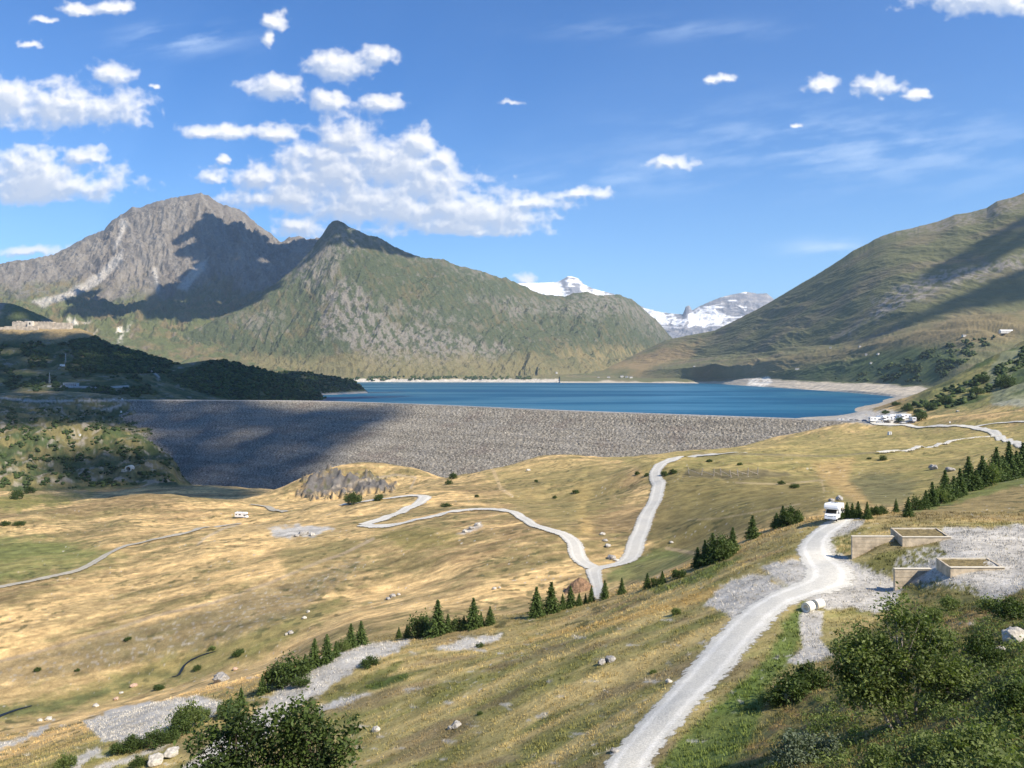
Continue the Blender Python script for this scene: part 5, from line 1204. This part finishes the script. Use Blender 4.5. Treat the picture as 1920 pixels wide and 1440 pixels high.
def row(group, where, items):
    for k, (u, v, hp, kind, wf) in enumerate(items):
        p = GR.hit(u, v); h = hp/F*p.y*(.84 if 'tall row' in where else .93)
        nm = {'spruce': 'spruce_tree', 'bush': 'leafy_bush', 'dark': 'leafy_bush', 'silver': 'leafy_bush'}[kind]
        size = 'tall' if hp > 52 else 'small' if hp < 34 else 'medium sized'
        lab = '%s %s, %s from the left %s' % (size, 'spruce' if kind == 'spruce' else 'leafy bush', ORD[k], where)
        w = (h/7.*wf) if kind == 'spruce' else h*wf*.62
        plant(kind, p-Vector((0, 0, .15)), h, w, lab, 'spruce tree' if kind == 'spruce' else 'bush', group, k*5+int(u), nm)
S_, B_, D_ = 'spruce', 'bush', 'dark'
row('trees along the lower left edge of the near slope', 'above the left gravel strip', [(430,1345,38,D_,1.2),(452,1325,40,S_,1.2),(492,1302,42,S_,1.1),(520,1288,52,D_,.9),(545,1278,62,D_,1.1),(572,1262,40,S_,1.),(590,1250,58,S_,1.1),(613,1242,58,S_,1.1),(630,1232,34,S_,1.1),(643,1222,26,B_,1.),(658,1217,52,S_,1.1),(677,1212,52,S_,1.2)])
row('spruces in the middle of the ridge line', 'in the middle ridge cluster', [(748,1197,24,S_,1.2),(763,1197,28,S_,1.2),(785,1195,52,D_,.8),(800,1193,44,S_,1.3),(821,1191,72,S_,1.25),(840,1186,38,S_,1.3),(858,1182,30,D_,1.),(870,1181,30,S_,1.2),(888,1178,62,S_,1.15),(902,1174,30,S_,1.),(919,1171,38,S_,1.1)])
row('spruces beside the brown mound', 'below the brown earth mound', [(1006,1157,62,S_,1.1),(1034,1150,64,S_,1.2),(1055,1144,34,S_,1.),(1070,1140,46,S_,1.05),(1086,1136,28,S_,1.1),(1098,1132,22,S_,1.),(1109,1130,36,S_,.9)])
row('spruces right of the valley road', 'right of the valley road', [(1134,1124,40,S_,1.05),(1166,1114,34,S_,1.1),(1214,1103,32,S_,1.2),(1228,1098,20,D_,1.),(1242,1095,28,S_,1.2),(1275,1083,22,D_,1.2)])
row('trees on the shoulder left of the camper', 'on the shoulder left of the camper', [(1308,1064,42,S_,1.3),(1322,1060,52,S_,1.2),(1336,1056,62,S_,1.2),(1350,1050,56,D_,.8),(1362,1045,40,B_,1.),(1374,1036,52,S_,1.15),(1411,1010,48,S_,1.25),(1456,990,32,S_,1.4),(1468,988,44,S_,1.2),(1484,984,40,D_,.9),(1496,980,22,B_,1.)])
row('young trees behind the camper', 'in the low group right of the camper', [(1576,974,20,D_,1.),(1588,972,34,S_,1.2),(1598,972,32,S_,1.3),(1609,972,36,S_,1.2),(1626,973,36,S_,1.),(1642,966,22,D_,1.),(1652,964,20,D_,1.2),(1680,962,30,S_,.9),(1703,970,42,S_,1.)])
row('tall spruce row at the right', 'in the tall row at the right edge', [(1722,956,36,D_,1.),(1736,952,40,S_,1.3),(1748,950,56,S_,1.1),(1762,944,40,B_,1.),(1772,941,72,S_,1.1),(1788,934,50,S_,1.3),(1800,930,62,S_,1.1),(1816,921,78,S_,1.),(1830,919,46,S_,1.4),(1842,913,70,S_,1.1),(1856,909,52,B_,.8),(1868,905,80,S_,1.),(1880,902,58,S_,1.3),(1892,898,84,S_,.95),(1906,895,60,S_,1.2),(1918,892,74,S_,1.1),(1930,888,62,S_,1.2),(1950,885,66,S_,1.2)])
for i, (u, v, hp, kind, wf, lab) in enumerate([(1655,863,11,D_,1.,'round dark bush alone on the meadow below the car park'),(1630,861,5,D_,1.4,'tiny dark bush left of the lone round bush'),(665,945,24,D_,1.,'round dark bush at the foot of the rock outcrop'),(655,940,18,D_,1.1,'smaller dark bush left of the one at the rock outcrop'),(710,938,14,D_,1.2,'low bush right of the rock outcrop foot'),(822,944,0,D_,1,''),
  (835,950,8,D_,2.2,'low flat juniper above the meadow road'),(1079,925,8,D_,1.4,'dark juniper on the middle hill'),(894,932,6,D_,1.2,'tiny juniper on the middle hill near the road'),(1040,934,6,D_,1.2,'tiny juniper right on the middle hill'),(1005,904,6,D_,1.,'small juniper high on the middle hill'),(850,898,13,D_,1.,'bush at the left edge of the middle hill'),(842,908,10,D_,1.2,'lower bush at the left edge of the middle hill'),
  (1245,893,12,D_,1.,'dark bush right of the white road bend'),(1262,888,10,D_,1.3,'second dark bush right of the white road bend'),(1195,890,8,D_,1.,'dark bush left of the white road'),(1212,893,8,D_,1.1,'small dark bush touching the white road'),(1330,866,6,D_,1.8,'low dark bush above the terraces'),(1387,872,6,D_,1.5,'second low dark bush above the terraces'),(1490,915,10,D_,1.6,'spreading dark bush on the brown slope'),(1465,908,8,D_,1.5,'smaller spreading bush on the brown slope'),
  (1688,790,9,D_,1.2,'bush behind the parked motorhomes'),(1725,788,18,D_,1.3,'large dark bush at the right end of the car park'),(1660,776,8,D_,1.6,'bush behind the car park by the shore'),(1700,770,14,D_,1.2,'bush on the bank above the car park'),(1745,768,16,D_,1.3,'dark bush at the foot of the right slope'),(1680,760,8,D_,2,'low scrub on the bank at the lake end'),(1885,728,28,D_,.9,'round dark tree standing on the grey scree slope'),(1845,718,18,D_,1.1,'dark bush left of the tree on the scree slope'),(1830,738,14,D_,1.6,'low dark bush under the scree slope'),(1770,755,14,D_,1.5,'dark bush cluster low on the right slope'),
  (1480,1312,64,D_,1.15,'dark bush growing beside the grassy edge of the white track'),(1520,1292,56,D_,1.,'dark bush behind the one beside the white track'),(1445,1325,34,B_,1.2,'small green bush nearest the white track'),(1500,1432,62,'silver',1.2,'silvery willow bush low at the bottom right'),(1550,1420,50,'silver',1.1,'second silvery willow bush at the bottom right'),
  (1840,1235,62,D_,.8,'dark upright bush on the right hand slope'),(1860,1250,46,D_,.8,'dark bush touching the upright one on the right slope'),(1895,1160,44,D_,1.3,'dark bush on the skyline of the right slope'),(1860,1150,34,B_,1.4,'green bush on the skyline of the right slope'),(1750,1165,30,B_,1.3,'green bush behind the big leafy tree'),(1780,1140,26,B_,1.3,'low green bush near the lower parapet box'),(1830,1420,70,B_,1.3,'broad green bush in the bottom right corner'),(1650,1440,46,B_,1.3,'green bush under the big leafy tree'),(1905,1330,60,D_,1.2,'dark bush at the right edge of the picture'),
  (1755,1420,46,B_,1.4,'green bush left of the corner bush'),
  (335,1375,42,D_,1.,'bush beside the lower gravel patch'),(350,1365,52,B_,.9,'taller green bush beside the lower gravel patch'),(375,1352,28,B_,1.2,'green bush right of the gravel patch'),(228,1410,24,D_,1.3,'dark bush below the gravel patch'),(250,1404,30,D_,1.1,'second dark bush below the gravel patch'),(290,1398,34,D_,1.2,'rounded dark bush in the low row'),(318,1390,22,D_,1.3,'small dark bush in the low row'),(125,1440,30,B_,1.,'green bush at the bottom left'),(258,1436,22,D_,1.1,'small round dark bush at the bottom'),
  (568,1285,20,D_,1.6,'low bush on the gravel strip'),(693,1248,20,D_,1.6,'oval juniper at the right rim of the gravel strip'),(900,1213,10,D_,1.4,'small bush on the far gravel patch'),(300,1293,12,D_,1.6,'low dark bush by the stream'),(370,1256,11,D_,1.3,'leafy bush by the stream bend'),(398,1219,9,B_,1.4,'green bush at the head of the stream'),(447,1228,14,D_,1.4,'dark bush above the rust boulder'),(70,1258,8,D_,1.4,'tiny bush below the left track'),(145,1258,6,D_,1.4,'tiny bush near the green valley floor'),(240,1200,8,D_,1.4,'small bush under the worn track'),
  (10,985,10,D_,1.6,'low bush at the left edge of the meadow'),(38,984,9,D_,2.,'spreading low bush at the left of the meadow'),(30,935,20,D_,1.,'dark bush at the foot of the knoll on the left'),(55,925,14,D_,1.2,'second dark bush at the foot of the knoll'),(1268,1153,16,B_,1.,'small green bush alone on the near slope'),(900,1340,8,D_,1.4,'tiny dark bush on the near slope'),(1225,1262,9,B_,1.3,'tuft of green scrub near the track')]):
    if hp == 0: continue
    p = GR.hit(u, v); h = hp/F*p.y; plant(kind, p-Vector((0, 0, .1)), h, h*wf*.62, lab, 'bush', 'bushes dotted over the slopes', i, 'leafy_bush')
def broadleaf(name, base, top, blobs, nleaf, lsize, mat, barkm, label, seed, stems):
    rs = np.random.default_rng(seed); t = empty(name, base, label=label, cat='tree'); C = []; tn = []; H = top
    tot = sum(b[3]*b[4]*b[5] for b in blobs); ends = []
    for bx, by, bz, rx, ry, rz in blobs:
        k = int(nleaf*(rx*ry*rz)/tot); m = max(5, int(k/60)); d = rs.standard_normal((m, 3)); d /= np.linalg.norm(d, axis=1)[:, None]
        cen = np.array((bx, by, bz))+d*rs.uniform(.35, 1., m)[:, None]*np.array((rx, ry, rz)); ends += [tuple(c) for c in cen[::3]]
        for c in cen:
            q = int(k/m*rs.uniform(.6, 1.4)); C.append(c+rs.standard_normal((q, 3))*rs.uniform(.16, .34)); tn.append(np.clip(rs.uniform(-.1, .8)+.3*rs.random(q), 0, 1))
    C = np.concatenate(C); V, q = leaves(C, lsize, rs); mk('crown', V, q, np.repeat(np.concatenate(tn), 4), mat).parent = t
    mb = MB()
    for sx, sy, hx, hy, hz, r in stems:
        a = Vector((sx, sy, -.4)); b = Vector((hx, hy, hz)); m = (a+b)/2+Vector((rs.normal(0, .15), rs.normal(0, .15), 0)); mb.cyl(a, m, r, r*.8, n=8); mb.cyl(m, b, r*.8, r*.5, n=8)
    mb.build('trunk', barkm, t)
    mb = MB(); hubs = [Vector((s[2], s[3], s[4])) for s in stems]
    for e in ends:
        e = Vector(e); h = min(hubs, key=lambda q: (q-e).length); m = (h+e)/2+Vector((0, 0, -.1)); mb.cyl(h, m, .05, .03, n=5, cap=False); mb.cyl(m, e, .03, .008, n=4, cap=False)
    mb.build('limbs', barkm, t)
p = GR.hit(1695, 1362); k = p.y/F
broadleaf('leafy_tree', p, 7.6, [(-1.9*k*26, 0, 70*k, 62*k, 1.8, 44*k), (10*k, .3, 125*k, 58*k, 1.8, 40*k), (75*k, 0, 90*k, 56*k, 1.8, 34*k), (-60*k, .5, 135*k, 58*k, 1.8, 48*k), (0, .8, 195*k, 40*k, 1.5, 38*k), (120*k, 0, 90*k, 55*k, 1.6, 32*k), (-90*k, 0, 110*k, 42*k, 1.5, 60*k), (60*k, .5, 160*k, 50*k, 1.5, 36*k)], 21000, .105, leaf_m, bark_p,
          'big green leafy tree with several pale stems on the right hand slope', 951, [(0, 0, -.9, .1, 2.2, .11), (.3, 0, -.2, 0, 2.8, .12), (.7, .1, .9, .1, 2.6, .11), (-.5, 0, -1.7, .2, 1.6, .08), (.9, 0, 1.9, 0, 2.0, .07)])
def corner_tree():
    Y = 30.; k = Y/F; x = (510-CX)*k; z = GR.z_at(x, Y); b = Vector((x, Y, z)); top = (VH-1308)*k-z
    bl = []
    for u, v, ru, rv in [(455,1335,26,24),(560,1330,28,24),(520,1360,48,26),(430,1375,34,20),(590,1365,26,26),(370,1395,26,24),(470,1410,60,34),(560,1405,44,34),(640,1400,32,26),(655,1380,14,14),(420,1430,52,30),(600,1440,40,30),(510,1460,80,40),(380,1450,26,26)]:
        bl.append(((u-510)*k, random.uniform(-.6, .6), (VH-v)*k-z, ru*k, .8, rv*k))
    broadleaf('leafy_tree', b, top, bl, 9500, .105, leaf_d, bark, 'dark leafy treetop rising into the bottom left of the view', 961, [(0, 0, -.6, 0, top-3.6, .13), (.2, 0, .7, .1, top-3.4, .11), (-.2, .1, -1.4, .2, top-3.2, .09), (.1, 0, 1.8, 0, top-3., .08)])
corner_tree()

# ------------------------------------------------------------------ ground cover
def ground_col(U, V):
    return None
def scatter_grass():
    rs = np.random.default_rng(77); me = bpy.data.objects['ground'].data
    col = GCOL['C']
    Us, Yg, Zg = GR.U, GR.Y, GR.Z
    Yr = Yg[:, 0]
    N = 150000; u = rs.uniform(-40, 1960, N); y = 20*np.exp(rs.uniform(0, 1, N)*math.log(165/20.))
    i = np.clip(np.searchsorted(Yr, y)-1, 0, len(Yr)-2); j = np.clip(np.searchsorted(Us, u)-1, 0, len(Us)-2)
    fy = (y-Yr[i])/(Yr[i+1]-Yr[i]); fu = (u-Us[j])/(Us[j+1]-Us[j])
    z = (Zg[i, j]*(1-fu)+Zg[i, j+1]*fu)*(1-fy)+(Zg[i+1, j]*(1-fu)+Zg[i+1, j+1]*fu)*fy; c = col[i, j]
    x = (u-CX)/F*y; v = VH-F*z/y
    sat = c[:, 0]-c[:, 2]; cl = fbm(x/2.5, y/2.5, 3, 79)
    lush = (c[:, 1] > c[:, 0]*.95)
    keep = (v > 960) & (v < 1470) & (sat > .045) & (rs.random(N) < sstep(-.35, .25, cl)*.9+.1)
    # keep the road free
    for o in [q for q in bpy.data.objects if q.name.startswith('road') and q.type == 'MESH'][:1]:
        m = o.data; a = np.empty(len(m.vertices)*3, np.float32); m.vertices.foreach_get('co', a); a = a.reshape(-1, 11, 3)
        mid = a[:, 5, :2]; hw = np.linalg.norm(a[:, 0, :2]-a[:, 10, :2], axis=1)/2
        idx = np.where(keep)[0]
        for s in range(0, len(idx), 4000):
            ii = idx[s:s+4000]; d = np.hypot(x[ii][:, None]-mid[None, :, 0], y[ii][:, None]-mid[None, :, 1])-hw[None]; keep[ii[d.min(1) < .1]] = False
    x, y, z, c, lush = x[keep], y[keep], z[keep], c[keep], lush[keep]; n = len(x); B = 5
    h = (.07+.0014*y)*rs.uniform(.6, 1.5, n)*np.where(lush, 1.35, 1.); V = np.zeros((n, B, 3, 3)); cc = np.zeros((n, B, 3, 3))
    for b in range(B):
        a = rs.uniform(0, 6.28, n); r = rs.uniform(0, .22, n)*(y/60)**.5; bx, by = x+np.cos(a)*r, y+np.sin(a)*r; w = h*.16; a2 = rs.uniform(0, 6.28, n)
        dx, dy = np.cos(a2)*w, np.sin(a2)*w; hh = h*rs.uniform(.6, 1.1, n)
        V[:, b, 0] = np.stack([bx-dx, by-dy, z-.05], 1); V[:, b, 1] = np.stack([bx+dx, by+dy, z-.05], 1); V[:, b, 2] = np.stack([bx+np.cos(a)*hh*.5, by+np.sin(a)*hh*.5, z+hh], 1)
        cc[:, b] = (c*rs.uniform(.75, 1.55, n)[:, None])[:, None]
    T = np.arange(n*B*3).reshape(-1, 3)
    o = mesh_np('grass', V.reshape(-1, 3), T=T, mat=grassm, col=np.clip(cc.reshape(-1, 3), .01, .9)); tag(o, 'dry and green grass tufts covering the near slope', 'grass', kind='stuff')
scatter_grass()
def scatter_cover():
    """knee high leafy scrub over the right hand slope"""
    rs = np.random.default_rng(78); C = []; tn = []; S = []
    poly = [(1440, 1460), (1500, 1330), (1560, 1250), (1720, 1150), (1840, 1145), (1960, 1085), (1980, 1460)]
    k = 0
    while k < 620:
        u, v = rs.uniform(1380, 1980), rs.uniform(1090, 1480)
        if not in_poly(u, v, poly): continue
        n1 = float(fbm(np.array([u/55]), np.array([v/38]), 3, 81)[0])
        if rs.random() > (.15 if n1 < 0 else .95): continue
        p = GR.hit(u, v); r = rs.uniform(.25, .7)*(1+.4*(n1 > .2)); m = int(rs.integers(35, 90)); d = rs.standard_normal((m, 3))*np.array((r*.6, r*.6, r*.35)); d[:, 2] = np.abs(d[:, 2])
        C.append(np.array(p)+d); tn.append(np.clip(rs.uniform(0, .7)+.4*rs.random(m), 0, 1)); S.append(np.full(m, rs.uniform(.05, .1))); k += 1
    C = np.concatenate(C); V, q = leaves(C, np.concatenate(S), rs); o = mk('scrub', V, q, np.repeat(np.concatenate(tn), 4), leaf_m); tag(o, 'low leafy scrub covering the steep bank at the lower right', 'scrub', kind='stuff')
scatter_cover()
def forest(surf, poly, N, label, hmin, hmax, seed, thr=-.5, ns=40., mat=None):
    rs = np.random.default_rng(seed); V = []; T = []; k = 0; tn = []; xs = [p[0] for p in poly]; ys = [p[1] for p in poly]; c = 0; tries = 0
    while c < N and tries < N*12:
        tries += 1; u, v = rs.uniform(min(xs), max(xs)), rs.uniform(min(ys), max(ys))
        if not in_poly(u, v, poly): continue
        if float(fbm(np.array([u/ns]), np.array([v/ns*1.8]), 3, seed)[0]) < thr: continue
        p = SURF[surf].hit(u, v); h = rs.uniform(hmin, hmax); a = ICO1[0]*np.array((h*rs.uniform(.4, .8), h*rs.uniform(.4, .8), h*.45))*(1+.3*rs.standard_normal((42, 1)))
        V.append(a+np.array(p)+np.array((0, 0, h*.3))); T.append(ICO1[1]+k); k += 42; tn.append(np.full(42, rs.uniform(0, .8))); c += 1
    o = mesh_np('forest', np.concatenate(V), T=np.concatenate(T), mat=mat or leaf_d, attr={'tone': np.concatenate(tn)}); tag(o, label, 'forest', kind='stuff')
forest('hill_wood', [(250,745),(300,715),(420,668),(500,690),(608,738),(612,748),(600,752),(260,760)], 2600, 'dense dark wood covering the low hill beside the lake', 5, 10, 1001)
forest('hill_fort', [(130,640),(185,630),(250,652),(340,678),(330,700),(240,700),(150,690)], 1500, 'dark wood on the upper slope below the fort', 5, 9, 1002)
forest('hill_fort', [(-40,640),(180,640),(250,700),(300,740),(200,752),(-40,752)], 900, 'scattered dark scrub on the shaded hillside', 4, 8, 1003, thr=.08)
forest('hill_point', [(520,698),(570,695),(660,711),(685,730),(600,738),(530,735)], 600, 'dark wood on the far point in the lake', 6, 10, 1004)
forest('ground', [(-20,765),(230,765),(335,840),(345,905),(220,910),(0,925)], 1000, 'dark scrub patches on the green knoll left of the dam', 1.6, 4.2, 1005, thr=.12, ns=26.)
forest('mountain_right', [(1560,712),(1640,695),(1700,670),(1800,640),(1880,630),(1760,715),(1640,716)], 500, 'bushes on the slope above the right shore', 5, 11, 1006, thr=.05, ns=25.)
forest('ground', [(1700,765),(1760,735),(1850,700),(1920,650),(1960,640),(1900,715),(1800,760),(1720,778)], 300, 'dark scrub on the steep green slope at the right', 3, 7, 1007, thr=.05, ns=22.)
forest('mountain_mid', [(640,712),(700,706),(900,706),(1000,706),(1010,711),(700,714)], 260, 'thin line of trees along the far shore', 8, 14, 1008, thr=-.05, ns=20.)

# ------------------------------------------------------------------ haze
def haze():
    m = bpy.data.materials.new('haze'); m.use_nodes = True; T = NT(m.node_tree); T.n.clear(); out = T.node('ShaderNodeOutputMaterial'); v = T.node('ShaderNodeVolumePrincipled')
    v.inputs['Color'].default_value = (.60, .78, .96, 1); v.inputs['Density'].default_value = 2.8e-5; v.inputs['Anisotropy'].default_value = .0
    T.l.new(v.outputs[0], out.inputs['Volume'])
    o = MB().box((0, 0, (2600-424)/2), (64000, 64000, 3024)).build('haze', m); tag(o, 'thin blue mountain haze filling the valley air', 'haze', kind='stuff')
haze()
